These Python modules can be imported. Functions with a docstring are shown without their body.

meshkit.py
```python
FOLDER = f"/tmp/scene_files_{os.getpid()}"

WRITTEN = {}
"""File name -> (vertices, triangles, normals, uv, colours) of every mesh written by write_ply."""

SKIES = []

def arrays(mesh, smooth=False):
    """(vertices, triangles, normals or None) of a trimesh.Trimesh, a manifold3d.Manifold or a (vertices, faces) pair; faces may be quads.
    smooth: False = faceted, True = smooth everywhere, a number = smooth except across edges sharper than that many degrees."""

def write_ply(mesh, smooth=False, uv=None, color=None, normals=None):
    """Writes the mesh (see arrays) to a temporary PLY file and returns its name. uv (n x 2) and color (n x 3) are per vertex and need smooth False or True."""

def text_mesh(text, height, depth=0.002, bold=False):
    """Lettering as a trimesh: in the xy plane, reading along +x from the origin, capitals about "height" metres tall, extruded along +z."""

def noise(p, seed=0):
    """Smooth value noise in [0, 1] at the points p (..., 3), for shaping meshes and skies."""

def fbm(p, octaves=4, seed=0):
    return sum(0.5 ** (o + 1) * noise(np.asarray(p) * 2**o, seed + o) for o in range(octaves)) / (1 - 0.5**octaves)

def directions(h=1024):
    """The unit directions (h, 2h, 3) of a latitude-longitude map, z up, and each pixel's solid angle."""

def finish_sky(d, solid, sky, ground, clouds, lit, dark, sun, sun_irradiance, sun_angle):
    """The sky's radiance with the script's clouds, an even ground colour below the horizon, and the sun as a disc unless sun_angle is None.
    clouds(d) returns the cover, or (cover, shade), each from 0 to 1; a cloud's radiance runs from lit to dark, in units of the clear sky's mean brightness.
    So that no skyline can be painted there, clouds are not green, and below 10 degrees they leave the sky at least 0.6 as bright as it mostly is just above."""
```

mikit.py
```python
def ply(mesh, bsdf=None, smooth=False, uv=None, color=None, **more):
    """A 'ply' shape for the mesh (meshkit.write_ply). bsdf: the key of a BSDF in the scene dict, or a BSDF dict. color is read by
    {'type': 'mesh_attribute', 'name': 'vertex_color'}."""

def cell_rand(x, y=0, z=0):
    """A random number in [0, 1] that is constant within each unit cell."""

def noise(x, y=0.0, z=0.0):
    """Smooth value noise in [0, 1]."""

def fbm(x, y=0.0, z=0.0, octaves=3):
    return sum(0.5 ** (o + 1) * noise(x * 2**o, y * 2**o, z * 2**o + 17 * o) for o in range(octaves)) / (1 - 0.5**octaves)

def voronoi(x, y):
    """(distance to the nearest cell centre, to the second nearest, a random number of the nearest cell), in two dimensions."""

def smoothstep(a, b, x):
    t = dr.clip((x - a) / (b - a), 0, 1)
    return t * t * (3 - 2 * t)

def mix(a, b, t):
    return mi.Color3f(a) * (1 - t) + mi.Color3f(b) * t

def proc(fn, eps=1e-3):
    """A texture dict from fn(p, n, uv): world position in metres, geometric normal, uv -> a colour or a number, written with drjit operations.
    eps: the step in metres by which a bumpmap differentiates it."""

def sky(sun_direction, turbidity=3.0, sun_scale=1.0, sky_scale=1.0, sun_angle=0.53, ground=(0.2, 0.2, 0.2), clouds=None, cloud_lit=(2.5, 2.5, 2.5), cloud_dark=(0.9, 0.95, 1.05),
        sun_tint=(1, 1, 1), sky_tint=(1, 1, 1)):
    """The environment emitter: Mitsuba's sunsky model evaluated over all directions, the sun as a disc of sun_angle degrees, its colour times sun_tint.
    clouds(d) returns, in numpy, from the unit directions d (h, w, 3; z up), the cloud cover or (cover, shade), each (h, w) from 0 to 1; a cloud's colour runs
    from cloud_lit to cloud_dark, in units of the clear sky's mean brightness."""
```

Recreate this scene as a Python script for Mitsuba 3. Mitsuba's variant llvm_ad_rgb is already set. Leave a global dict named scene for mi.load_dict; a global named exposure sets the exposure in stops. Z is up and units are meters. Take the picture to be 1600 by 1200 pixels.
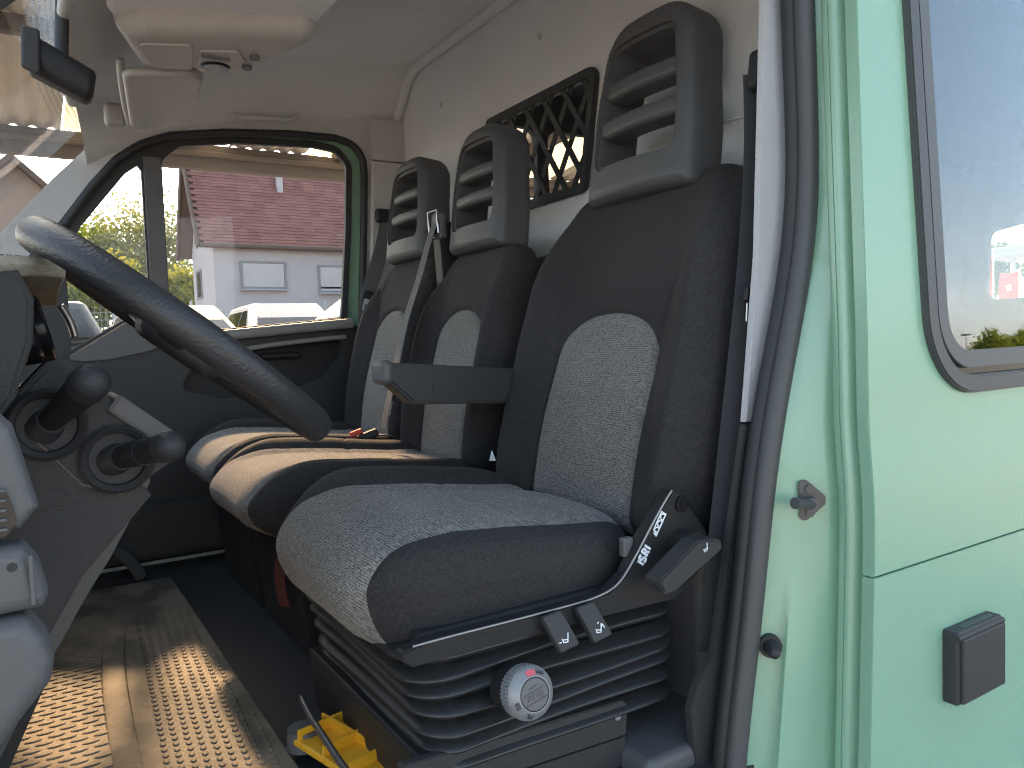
import math, numpy as np, trimesh, shapely, shapely.affinity, mitsuba as mi, mikit, meshkit, drjit as dr
import manifold3d as m3
from shapely.geometry import Polygon, LineString, box as sbox, Point
from mikit import noise, fbm, voronoi, cell_rand, smoothstep, mix
T = mi.ScalarTransform4f
M3, CS = m3.Manifold, m3.CrossSection
rng = np.random.default_rng(7)
scene, labels = {}, {}

# ------------------------------------------------------------------ camera, sky, exposure
# vehicle axes: +x to the rear of the van, +y across the cab to the passenger side, z up; y = 0 is the driver's side skin
yaw, pitch, roll = np.radians([32.3, -3.2, 2.0])
EYE = np.array([0, -.65, 1.5])
FW = np.array([np.sin(yaw) * np.cos(pitch), np.cos(yaw) * np.cos(pitch), np.sin(pitch)])
R0 = np.array([np.cos(yaw), -np.sin(yaw), 0]); U0 = np.cross(R0, FW)
UP = np.cos(roll) * U0 + np.sin(roll) * R0
scene['camera'] = {'type': 'perspective', 'fov_axis': 'x', 'fov': float(np.degrees(2 * np.arctan(800 / 1200))), 'near_clip': .02, 'far_clip': 2000.,
                   'to_world': T().look_at(origin=EYE.tolist(), target=(EYE + FW).tolist(), up=UP.tolist())}
SUN = (.15, .735, .66)
def clouds(d):
    n = meshkit.fbm(np.stack([d[..., 0] * 2.2, d[..., 1] * 2.2, d[..., 2] * 7], -1) + 3.1, 4)
    lo = np.clip(1 - d[..., 2] / .45, 0, 1)
    return np.clip((n - .56) * 4, 0, 1) * .55 + .25 * lo * np.clip((n - .4) * 3, 0, 1)
scene['sky'] = mikit.sky(SUN, turbidity=5, sun_scale=.5, sun_angle=3.5, sun_tint=(1, .82, .62), sky_tint=(1.1, 1, .84), ground=(.2, .2, .19), clouds=clouds)
exposure = 4.0

# ------------------------------------------------------------------ materials
def P(col, rough=.5, **k):
    c = col if isinstance(col, dict) else {'type': 'rgb', 'value': list(col) if hasattr(col, '__len__') else [col] * 3}
    return {'type': 'principled', 'base_color': c, 'roughness': rough, **k}
def two(b): return {'type': 'twosided', 'bsdf': b}
def bump(b, fn, scale, eps=1e-3): return {'type': 'bumpmap', 'tex': mikit.proc(fn, eps), 'scale': scale, 'bsdf': b}
def mat(name, b): scene[name] = two(b); return name

def weave(p):
    a = noise(p.x * 620, p.y * 620, p.z * 620)
    rib = dr.sin((p.z + .8 * p.x) * 1300 + 2.0 * noise(p.x * 60, p.y * 60, p.z * 60)) * .5 + .5
    b = noise(p.y * 420 + p.x * 160, (p.z + .8 * p.x) * 640, 3.)
    return a * .42 + rib * .20 + b * .38
def grey_cloth(p, n, uv):
    w = smoothstep(.28, .72, weave(p))
    t = fbm(p.x * 7, p.y * 7, p.z * 7)
    return mix((.095, .088, .081), (.245, .228, .21), w) * (.82 + .36 * t)
def grey_bump(p, n, uv): return weave(p)
def black_cloth(p, n, uv):
    w = noise(p.x * 500, p.y * 500, p.z * 500)
    t = noise(p.x * 6, p.y * 6, p.z * 6)
    return mi.Color3f(.033, .031, .031) * (.6 + .8 * w) * (.8 + .4 * t)
mat('cloth_grey', bump(P(mikit.proc(grey_cloth), .95, specular=.2), grey_bump, .0007, 5e-4))
mat('cloth_black', P(mikit.proc(black_cloth), .92, sheen=.25, specular=.25))
def grain(p, n, uv): return noise(p.x * 550, p.y * 550, p.z * 550)
def grain2(p, n, uv): return fbm(p.x * 320, p.y * 320, p.z * 320, 2)
mat('plastic_black', bump(P((.019, .019, .020), .5, specular=.3), grain, .0004, 6e-4))
mat('plastic_dark', bump(P((.036, .036, .037), .52, specular=.35), grain, .0005, 6e-4))
mat('dash_plastic', bump(P((.026, .026, .0275), .52, specular=.35), grain, .0005, 6e-4))
mat('plastic_mid', bump(P((.085, .085, .087), .5), grain, .0004, 6e-4))
mat('plastic_pillar', P((.42, .42, .425), .5))
mat('plastic_light', bump(P((.085, .085, .088), .5), grain, .0003, 6e-4))
mat('trim_grey', bump(P((.44, .43, .42), .6), grain, .0003, 6e-4))
mat('wheel_skin', bump(P((.026, .026, .028), .42), grain2, .0009, 8e-4))
mat('gloss_black', P((.012, .012, .014), .18))
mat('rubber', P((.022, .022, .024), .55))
mat('rubber_grey', P((.058, .058, .060), .5))  # lighter grey rubber for the door seal and side window frame
def head_col(p, n, uv):
    st = 1 - .10 * smoothstep(.58, .75, fbm(p.x * 3 + 5, p.y * 3, p.z * 4, 4))
    return mi.Color3f(.565, .562, .560) * st * (.94 + .12 * fbm(p.x * 5, p.y * 5, p.z * 5)) * (.96 + .08 * noise(p.x * 300, p.y * 300, p.z * 300))
mat('headcloth', P(mikit.proc(head_col), .9, specular=.2))
def paint_col(p, n, uv):
    return mi.Color3f(.218, .378, .264) * (.97 + .06 * fbm(p.x * 3, p.y * 3, p.z * 3))
def paint_peel(p, n, uv): return noise(p.x * 90, p.y * 90, p.z * 90)
mat('paint_green', bump(P(mikit.proc(paint_col), .28, specular=.5, clearcoat=1.0, clearcoat_gloss=.95), paint_peel, .00006, 3e-3))
mat('paint_green_flat', P((.25, .42, .30), .35, specular=.5))
mat('steel', P((.55, .55, .56), .35, metallic=1.))
mat('steel_dark', P((.06, .06, .062), .35, specular=.7))
mat('alu_edge', P((.36, .355, .35), .45, metallic=.8))
mat('belt_web', bump(P((.030, .031, .035), .75), lambda p, n, uv: dr.sin(p.z * 2600) * .5 + .5, .0004, 4e-4))
mat('belt_web_grey', bump(P((.085, .085, .088), .7), lambda p, n, uv: dr.sin(p.z * 2600) * .5 + .5, .0004, 4e-4))
mat('print_white', P((.75, .77, .8), .5))
mat('red_plastic', P((.55, .05, .035), .4))
mat('rust_red', P((.085, .022, .018), .7))
mat('red_mark', P((.62, .10, .13), .45))
mat('knob_silver', P((.25, .255, .26), .38, metallic=.3))
mat('knob_grey', P((.10, .10, .105), .4))
mat('yellow_plastic', P((.72, .36, .02), .45))
def mat_col(p, n, uv):
    dirt = fbm(p.x * 14, p.y * 9, 0, 4)
    fine = noise(p.x * 400, p.y * 400, p.z * 100)
    return mix((.082, .071, .056), (.185, .150, .110), smoothstep(.3, .7, dirt)) * (.78 + .4 * fine)
mat('mat_rubber', P(mikit.proc(mat_col), .75))
scene['glass'] = {'type': 'thindielectric', 'int_ior': 1.68}
scene['glass_cab'] = {'type': 'thindielectric', 'int_ior': 1.22}
mat('grille_black', P((.02, .022, .023), .45))
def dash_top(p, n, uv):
    return mix((.20, .178, .135), (.34, .30, .225), noise(p.x * 500, p.y * 60, p.z * 500))  # two beige tones mixed by fine noise
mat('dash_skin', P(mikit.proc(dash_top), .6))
mat('console_plastic', P((.34, .32, .30), .5))
def asphalt(p, n, uv):
    return mi.Color3f(.27, .265, .255) * (.7 + .6 * fbm(p.x * 30, p.y * 30, 0, 3)) * (.8 + .4 * fbm(p.x * .4, p.y * .4, 0, 3))
mat('asphalt', P(mikit.proc(asphalt), .9))
mat('grass', P(mikit.proc(lambda p, n, uv: mix((.05, .09, .015), (.14, .17, .03), fbm(p.x * .8, p.y * .8, 0, 4))), .95))
mat('wall_white', P(mikit.proc(lambda p, n, uv: mi.Color3f(.37, .345, .345) * (.92 + .16 * fbm(p.x * 1.3, p.y * 1.3, p.z * 1.3, 4))), .9))
mat('plinth', P((.33, .33, .34), .9))
def roof_tile(p, n, uv):
    r = cell_rand(dr.floor(p.x / .3), dr.floor(p.z / .155), 2)
    return mix((.165, .078, .064), (.25, .120, .098), r * .7 + .3 * fbm(p.x * 1.2, p.y * 1.2, p.z * 1.2))
mat('roof_tile', P(mikit.proc(roof_tile), .85))
mat('timber', P((.10, .07, .055), .8))
mat('shutter', P((.44, .415, .41), .6))
mat('window_frame', P((.20, .195, .20), .5))
mat('dark_glass', P((.02, .022, .025), .08, specular=.6))
mat('canopy_grey', P((.44, .40, .34), .8))
mat('canopy_beam', P((.095, .075, .065), .7))
scene['canopy_panel'] = {'type': 'principledthin', 'base_color': {'type': 'rgb', 'value': [.85, .74, .5]}, 'roughness': .6, 'diff_trans': 1.3}
mat('fence_wire', P((.35, .35, .35), .5))
mat('bark', P((.09, .07, .05), .9))
for nm, c in (('leaf_fresh', (.22, .27, .05)), ('leaf_pale', (.27, .28, .12)), ('leaf_yellow', (.32, .32, .05)), ('leaf_dark', (.10, .14, .04))):
    scene[nm] = {'type': 'principledthin', 'base_color': {'type': 'rgb', 'value': list(c)}, 'roughness': .7, 'diff_trans': .9}
for nm, c in (('car_white', (.52, .50, .47)), ('car_cream', (.60, .49, .37)), ('car_dark', (.05, .055, .06)), ('car_silver', (.45, .45, .45))):
    mat(nm, P(c, .25, clearcoat=.8))
mat('tyre', P((.03, .03, .03), .8))
mat('lamp_clear', P((.6, .6, .6), .1, specular=.6))
mat('lamp_red', P((.45, .03, .03), .2))
mat('banner_red', P((.62, .07, .05), .7))
mat('cargo_grey', P((.035, .036, .038), .8))

# ------------------------------------------------------------------ book-keeping
used = {}
def numbered(k):
    n = used.get(k, 0); used[k] = n + 1
    return k if n == 0 else f'{k}_{n:03d}'
def thing(name, label, cat, group=None, kind=None):
    k = numbered(name); labels[k] = {'label': label, 'category': cat}
    if group: labels[k]['group'] = group
    if kind: labels[k] = {'label': label, 'kind': kind}
    return k
def put(k, mesh, bsdf, smooth=35, **kw): scene[k] = mikit.ply(mesh, bsdf, smooth, **kw); return k
def part(parent, name, mesh, bsdf, smooth=35, label=None, kind=None, **kw):
    k = numbered(parent + '__' + name); put(k, mesh, bsdf, smooth, **kw)
    if label or kind:
        labels[k] = {}
        if label: labels[k]['label'] = label
        if kind: labels[k]['kind'] = kind
    return k

# ------------------------------------------------------------------ mesh helpers
def tm(m):
    if isinstance(m, trimesh.Trimesh): return m
    q = m.to_mesh(); return trimesh.Trimesh(np.array(q.vert_properties[:, :3]), np.array(q.tri_verts), process=False)
def cat(*ms): return trimesh.util.concatenate([tm(m) for m in ms])
def frame(m, o=(0, 0, 0), ex=(1, 0, 0), ey=(0, 1, 0), ez=(0, 0, 1)):
    A = np.eye(4); A[:3, 0], A[:3, 1], A[:3, 2], A[:3, 3] = ex, ey, ez, o
    q = tm(m).copy(); q.apply_transform(A); return q
def unit(v): v = np.asarray(v, float); return v / np.linalg.norm(v)
def rbox(c, s, r=.01, seg=10):
    s = np.asarray(s, float) / 2; r = min(r, s.min() * .999); c = np.asarray(c, float)
    b = M3.sphere(r, seg * 2)
    return M3.batch_hull([b.translate((c + (s - r) * np.array(k)).tolist()) for k in np.ndindex(2, 2, 2) for k in [tuple(2 * np.array(k) - 1)]])
def pillow(poly, th, r, n=5, r_back=None):
    """a rounded slab over a convex outline: x, y of the outline, z from 0 to th"""
    pts = []
    for z0, sgn, rr in ((0, 1, r), (th, -1, r if r_back is None else r_back)):
        for a in np.linspace(0, math.pi / 2, n):
            d, h = rr * (1 - math.sin(a)), rr * (1 - math.cos(a))
            g = poly.buffer(-d) if d > 1e-6 else poly
            c = np.asarray(g.exterior.coords)[:-1]
            pts.append(np.column_stack([c, np.full(len(c), z0 + sgn * h)]))
    return M3.hull_points(np.vstack(pts))
def rounded(pts, r, res=8):
    g = Polygon(pts); g = g.buffer(-r, quad_segs=res) if r > 0 else g
    return g.buffer(r, quad_segs=res)
def cs(poly):
    return CS([np.asarray(q.coords)[:-1] for q in (poly.exterior, *poly.interiors)], m3.FillRule.EvenOdd)
def ext(poly, h): return M3.extrude(cs(shapely.geometry.polygon.orient(poly)), h)
def bevel_ext(poly, h, b=.003):
    """extruded with bevelled ends, outlines and holes alike"""
    if b <= 0: return ext(poly, h)
    inn = poly.buffer(-b, join_style=2)
    parts = [ext(poly, h - 2 * b).translate([0, 0, b])]
    k = 3
    for i in range(k):
        e = b * (i + .5) / k
        g = poly.buffer(-(b - math.sqrt(max(b * b - (b - e) ** 2, 0))), join_style=2)
        for z in (b * i / k, h - b * (i + 1) / k):
            for q in getattr(g, 'geoms', [g]): parts.append(ext(q, b / k + 1e-5).translate([0, 0, z]))
    return M3.batch_boolean(parts, m3.OpType.Add)
def plateY(poly_xz, y0, y1, b=0):
    """an x-z outline given thickness from y0 to y1 (y0 < y1)"""
    g = Polygon([(x, z) for x, z in poly_xz]) if not isinstance(poly_xz, Polygon) else poly_xz
    m = bevel_ext(g, y1 - y0, b)
    return frame(m, (0, y1, 0), (1, 0, 0), (0, 0, 1), (0, -1, 0))
def plateX(poly_yz, x0, x1, b=0):
    g = Polygon(poly_yz) if not isinstance(poly_yz, Polygon) else poly_yz
    return frame(bevel_ext(g, x1 - x0, b), (x0, 0, 0), (0, 1, 0), (0, 0, 1), (1, 0, 0))
def plateZ(poly_xy, z0, z1, b=0):
    g = Polygon(poly_xy) if not isinstance(poly_xy, Polygon) else poly_xy
    return frame(bevel_ext(g, z1 - z0, b), (0, 0, z0))
def spline(pts, n=40):
    pts = np.asarray(pts, float); t = np.r_[0, np.cumsum(np.linalg.norm(np.diff(pts, axis=0), axis=1))]
    from scipy.interpolate import PchipInterpolator, CubicSpline
    f = CubicSpline(t, pts) if len(pts) > 2 else (lambda s: pts[0] + (pts[1] - pts[0]) * (np.asarray(s)[:, None] / t[-1]))
    return f(np.linspace(0, t[-1], n))
def sweep(path, prof, up=(0, 0, 1), close=False, scale=None):
    """a closed 2-D profile swept along a path; prof axes: side, up'"""
    path = np.asarray(path, float); prof = np.asarray(prof, float); n, k = len(path), len(prof)
    tg = np.gradient(path, axis=0) if not close else np.roll(path, -1, 0) - np.roll(path, 1, 0)
    tg /= np.linalg.norm(tg, axis=1, keepdims=True)
    ups = np.broadcast_to(np.asarray(up, float), (n, 3))
    side = np.cross(tg, ups); side /= np.linalg.norm(side, axis=1, keepdims=True); u2 = np.cross(side, tg)
    sc = np.ones(n) if scale is None else np.asarray(scale)
    v = path[:, None] + sc[:, None, None] * (prof[None, :, :1] * side[:, None] + prof[None, :, 1:] * u2[:, None])
    v = v.reshape(-1, 3); f = []
    for i in range(n if close else n - 1):
        a, b = i * k, ((i + 1) % n) * k
        for j in range(k):
            j2 = (j + 1) % k; f += [[a + j, b + j, b + j2], [a + j, b + j2, a + j2]]
    if not close:
        c0, c1 = len(v), len(v) + 1; v = np.vstack([v, path[0], path[-1]])
        for j in range(k):
            j2 = (j + 1) % k; f += [[c0, j, j2], [c1, (n - 1) * k + j2, (n - 1) * k + j]]
    m = trimesh.Trimesh(v, np.array(f), process=False); 
    return m
def circ(r, k=14, ry=None): a = np.arange(k) / k * 2 * np.pi; return np.column_stack([np.cos(a) * r, np.sin(a) * (ry or r)])
def rectprof(w, h, r=.001, q=3): return np.asarray(sbox(-w / 2, -h / 2, w / 2, h / 2).buffer(-r).buffer(r, quad_segs=q).exterior.coords)[:-1]
def tube(pts, r, k=14, n=None): return sweep(spline(pts, n or max(2, 8 * len(pts))), circ(r, k), up=(.13, .21, .97))
def cyl(p0, p1, r0, r1=None, k=32):
    p0, p1 = np.asarray(p0, float), np.asarray(p1, float); z = unit(p1 - p0); x = unit(np.cross(z, (.3, .2, .93))); y = np.cross(z, x)
    return frame(M3.cylinder(np.linalg.norm(p1 - p0), r0, r0 if r1 is None else r1, k), p0, x, y, z)
def lathe(prof, p0, axis, k=40):
    """prof: (r, h) outline from the axis out and back"""
    z = unit(axis); x = unit(np.cross(z, (.3, .2, .93))); y = np.cross(z, x)
    return frame(M3.revolve(CS([np.asarray(prof, float)], m3.FillRule.NonZero), k), p0, x, y, z)
def ellipsoid(c, r, sub=1):
    s = trimesh.creation.icosphere(sub); s.apply_scale(r); s.apply_translation(c); return s
def grid(fn, nu, nv):
    u, v = np.meshgrid(np.linspace(0, 1, nu), np.linspace(0, 1, nv), indexing='ij')
    p = fn(u, v).reshape(-1, 3); i = np.arange(nu * nv).reshape(nu, nv)
    q = np.stack([i[:-1, :-1], i[1:, :-1], i[1:, 1:], i[:-1, 1:]], -1).reshape(-1, 4)
    return trimesh.Trimesh(p, np.vstack([q[:, [0, 1, 2]], q[:, [0, 2, 3]]]), process=False)
def ribbon(path, w, th, side):
    """a flat webbing: width along side"""
    path = np.asarray(path, float); tg = np.gradient(path, axis=0); up = np.cross(tg, np.broadcast_to(side, tg.shape)); up /= np.linalg.norm(up, axis=1, keepdims=True)
    return sweep(path, rectprof(w, th, th * .4), up=up)
def text_on(txt, h, o, ex, ey, depth=.0012, bold=True):
    ex = unit(ex); ey = unit(np.asarray(ey) - np.dot(ey, ex) * ex); m = meshkit.text_mesh(txt, h, depth, bold)
    m.apply_translation([-m.bounds[:, 0].mean(), -m.bounds[:, 1].mean(), 0])
    return frame(m, o, ex, ey, np.cross(ex, ey))
def sstep(a, b, x): t = np.clip((x - a) / (b - a), 0, 1); return t * t * (3 - 2 * t)
def dist(line, xy): return shapely.distance(shapely.points(xy), line)

# ------------------------------------------------------------------ the van: body shell round the cab
def ip(x, xs, ys): return np.interp(x, xs, ys)
def skin_y(z): return ip(z, [0, 1.16, 1.22, 1.255, 1.29, 1.325, 1.36, 1.40, 1.44, 2.6], [0, 0, .0008, .0026, .0060, .0098, .0126, .0142, .0157, .0585])          # how far the side skin leans in
def front_x(z): return ip(z, [.2, .8, 1.14, 1.5, 2.0, 2.6], [.985, 1.003, 1.020, 1.036, 1.045, 1.048])   # its front corner
def seal_x(z): return ip(z, [.3, .849, .941, 1.036, 1.13, 1.226, 1.323, 1.419, 1.517, 1.617, 1.717, 1.816, 2.01, 2.5], [.80, .861, .880, .899, .918, .932, .951, .980, 1.011, 1.043, 1.058, 1.057, 1.048, 1.04])
VAN = thing('van', 'pale green van seen through its open driver door, with grey cab trim', 'van')
def lean(m, res=.05):
    m = m if isinstance(m, M3) else M3(m3.Mesh(np.asarray(tm(m).vertices, np.float32), np.asarray(tm(m).faces, np.uint32)))
    return m.refine_to_length(res).warp_batch(lambda v: np.column_stack([v[:, 0], v[:, 1] + skin_y(v[:, 2]), v[:, 2]]))
WIN = rounded([(1.150, 2.25), (1.184, 1.389), (2.55, 1.389), (2.55, 2.25)], .135, 14)
up_poly = Polygon([(front_x(z), z) for z in (1.1395, 1.2, 1.3, 1.4, 1.5, 2.0, 2.55)] + [(5.2, 2.55), (5.2, 1.1395)]).difference(WIN.buffer(-.012))
lo_poly = Polygon([(front_x(z) , z) for z in (.35, .6, .8, .9, 1.0, 1.137)] + [(5.2, 1.137), (5.2, .35)])
panel = part(VAN, 'side_panel', lean(plateY(up_poly, 0, .02, .0035)), 'paint_green', 30)
part(VAN, 'lower_side_panel', lean(plateY(lo_poly, 0, .02, .0025)), 'paint_green', 30)
zs = np.linspace(.3, 2.55, 90)
def jamb(u, v):
    out = np.zeros(u.shape + (3,))
    for i, z in enumerate(zs):
        xf, yp, xs = front_x(z), skin_y(z), seal_x(z)
        k = sstep(1.18, 1.0, z)
        fx, fy = xf + .018, yp + .068
        sec = np.array([(xf + .001, yp + .006), (xf + .014, yp + .010), (xf + .017, yp + .016), (xf + .016, yp + .028), (xf + .004, yp + .035), (xf, yp + .040), (xf, yp + .0465), (xf + .003, yp + .0475),
                        (xf, yp + .0485), (xf, yp + .056), (xf + .003, yp + .060), (fx, fy), (fx + .2 * (xs - fx), fy + .2 * (.135 - fy)), (fx + .55 * (xs - fx) - .016 * k, fy + .55 * (.135 - fy) - .012 * k), (fx + .62 * (xs - fx), fy + .62 * (.135 - fy)), (xs, .135)])
        out[:, i, 0], out[:, i, 1], out[:, i, 2] = sec[:, 0], sec[:, 1], z
    return out
part(VAN, 'door_pillar', grid(jamb, 16, len(zs)), 'paint_green', 50)
seal_path = np.array([(seal_x(z), 0, z) for z in np.linspace(.35, 2.45, 60)])
sm = np.array([np.convolve(np.pad(seal_path[:, 0], 3, 'edge'), np.ones(7) / 7, 'valid')]).T
seal_path[:, 0] = sm[:, 0]
SEAL = part(VAN, 'door_seal', sweep(seal_path + [-.004, .124, 0], circ(.017, 14, .015), up=(0, 1, 0)), 'rubber_grey', True, 'grey rubber door seal running down the pillar')
part(SEAL, 'inner_lip', sweep(seal_path + [-.0095, .146, 0], circ(.013, 14, .014), up=(0, 1, 0)), 'rubber', True)
part(VAN, 'pillar_trim', plateY([(1.03, 2.35), (1.011, 2.02), (.986, 1.62), (.95, 1.36), (1.0, 1.36), (1.06, 1.62), (1.09, 2.0), (1.09, 2.35)], .170, .182, .003), 'plastic_pillar', 30)
part(VAN, 'lower_pillar_trim', plateY([(.948, 1.356), (.868, 1.01), (.83, .97), (.815, .935), (.818, .89), (.829, .80), (.96, .80), (.97, 1.0), (1.0, 1.356)], .168, .182, .004), 'plastic_dark', 30)
# rear side window
WI = part(VAN, 'side_window', lean(plateY(WIN.difference(WIN.buffer(-.030)), -.011, .016, .008), .03), 'rubber_grey', 40, 'rear side window with dark rubber frame, reflecting sky')
part(WI, 'inner_frame', lean(plateY(WIN.buffer(-.041).difference(WIN.buffer(-.070)), -.004, .014, .003), .03), 'plastic_mid', 40)
part(WI, 'rubber_gap', lean(plateY(WIN.buffer(-.024).difference(WIN.buffer(-.048)), .006, .015), .03), 'gloss_black', 40)
tv, tf = trimesh.creation.triangulate_polygon(WIN.buffer(-.060), engine='earcut')
part(WI, 'glass', trimesh.Trimesh(np.column_stack([tv[:, 0], .006 + .0142 + .037 * (tv[:, 1] - 1.40), tv[:, 1]]), tf, process=False), 'glass', False)
# striker, rubber buffer and black flap on the green body
jn, jt = unit((-.62, -.785, 0)), unit((-.785, .62, 0))
def on_jamb(pts, th, o, b=.002):
    return frame(bevel_ext(pts, th, b), o, -jt, (0, 0, 1), jn)
so = np.array([1.000, .094, 1.242])
sp = rounded([(-.016, .031), (-.016, -.031), (-.004, -.031), (.024, -.006), (.024, .006), (-.004, .031)], .008)
ST = part(VAN, 'door_striker', on_jamb(sp, .006, so), 'steel_dark', 30, 'dark steel door striker bolted to the green pillar')
part(ST, 'bolt', cyl(so + [0, 0, .018] + jn * .005, so + [0, 0, .018] + jn * .010, .0075, k=6), 'steel_dark', 30)
part(ST, 'bolt', cyl(so + [0, 0, -.018] + jn * .005, so + [0, 0, -.018] + jn * .010, .0075, k=6), 'steel_dark', 30)
part(ST, 'pin', cat(cyl(so + [0, 0, -.004] + jn * .004, so + [0, 0, -.004] + jn * .024, .011), cyl(so + [0, 0, -.004] + jn * .018, so + np.array([-.040, 0, .004]) + jn * .018, .0075, .0085)), 'steel_dark', 30)
bo = np.array([.933, .118, 1.025])
part(VAN, 'door_buffer', cat(cyl(bo, bo + jn * .012, .017), cyl(bo + jn * .012, bo + jn * .034, .012, .009), ellipsoid(bo + jn * .034, .009, 2)), 'rubber', 30, 'small black rubber door buffer on the pillar')
FL = part(VAN, 'flap_box', rbox((1.270, -.010, .962), (.140, .028, .118), .005), 'plastic_dark', 40, 'black plastic flap box on the lower green panel')
part(FL, 'lid', rbox((1.272, -.026, .958), (.130, .008, .104), .003), 'plastic_dark', 40)
part(FL, 'slot', rbox((1.276, -.012, 1.0205), (.095, .009, .0022), .001), 'gloss_black', 40)
part(FL, 'hinge_pin', cyl((1.200, -.023, 1.012), (1.340, -.023, 1.012), .0048, k=14), 'plastic_dark', 40)
part(VAN, 'stamped_digit', text_on('7', .010, (.957, .098, .882), -jt, (0, 0, 1), .0008), 'rubber', False, 'small dark digit 7 on the door pillar')

# ------------------------------------------------------------------ cab shell: floor, bulkhead, roof lining, far side
part(VAN, 'cab_floor', plateZ([(-.9, .12), (1.2, .12), (1.2, 1.98), (-.9, 1.98)], .74, .846), 'plastic_dark')
part(VAN, 'door_sill', rbox((.03, .13, .80), (1.50, .10, .09), .02), 'plastic_dark', 40)
GR = rounded([(.80, 2.152), (.86, 1.86), (1.195, 1.858), (1.345, 2.152)], .028, 6)
bk = sbox(.15, .80, 1.99, 2.47).difference(GR.buffer(-.012))
part(VAN, 'bulkhead', plateX(bk, 1.20, 1.225, .002), 'headcloth', 30)
for q in ([(1.199, .16, 1.905), (1.199, .52, 1.925)], [(1.199, 1.40, 1.82), (1.199, 1.92, 1.82)]): part(VAN, 'bulkhead_bead', sweep(np.array(q), circ(.004, 8)), 'headcloth', True)
for y, z in ((.30, 2.25), (1.62, 2.28), (1.05, 2.30), (1.55, 1.98)): part(VAN, 'trim_clip', lathe([(0, 0), (.010, 0), (.008, .003), (0, .004)], (1.199, y, z), (-1, 0, 0), 20), 'trim_grey', 30)
part(VAN, 'bulkhead_shelf', rbox((1.19, 1.06, 1.70), (.03, 1.7, .05), .012), 'plastic_mid', 40)
def ceil_z(x, y):
    z = ip(x, [.05, .12, .25, .4, .6, .9, 1.21], [2.10, 2.16, 2.24, 2.315, 2.375, 2.43, 2.458])
    return z - .17 * sstep(1.74, 2.0, y) ** 1.4 - .17 * sstep(.34, .07, y) ** 1.4
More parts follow.
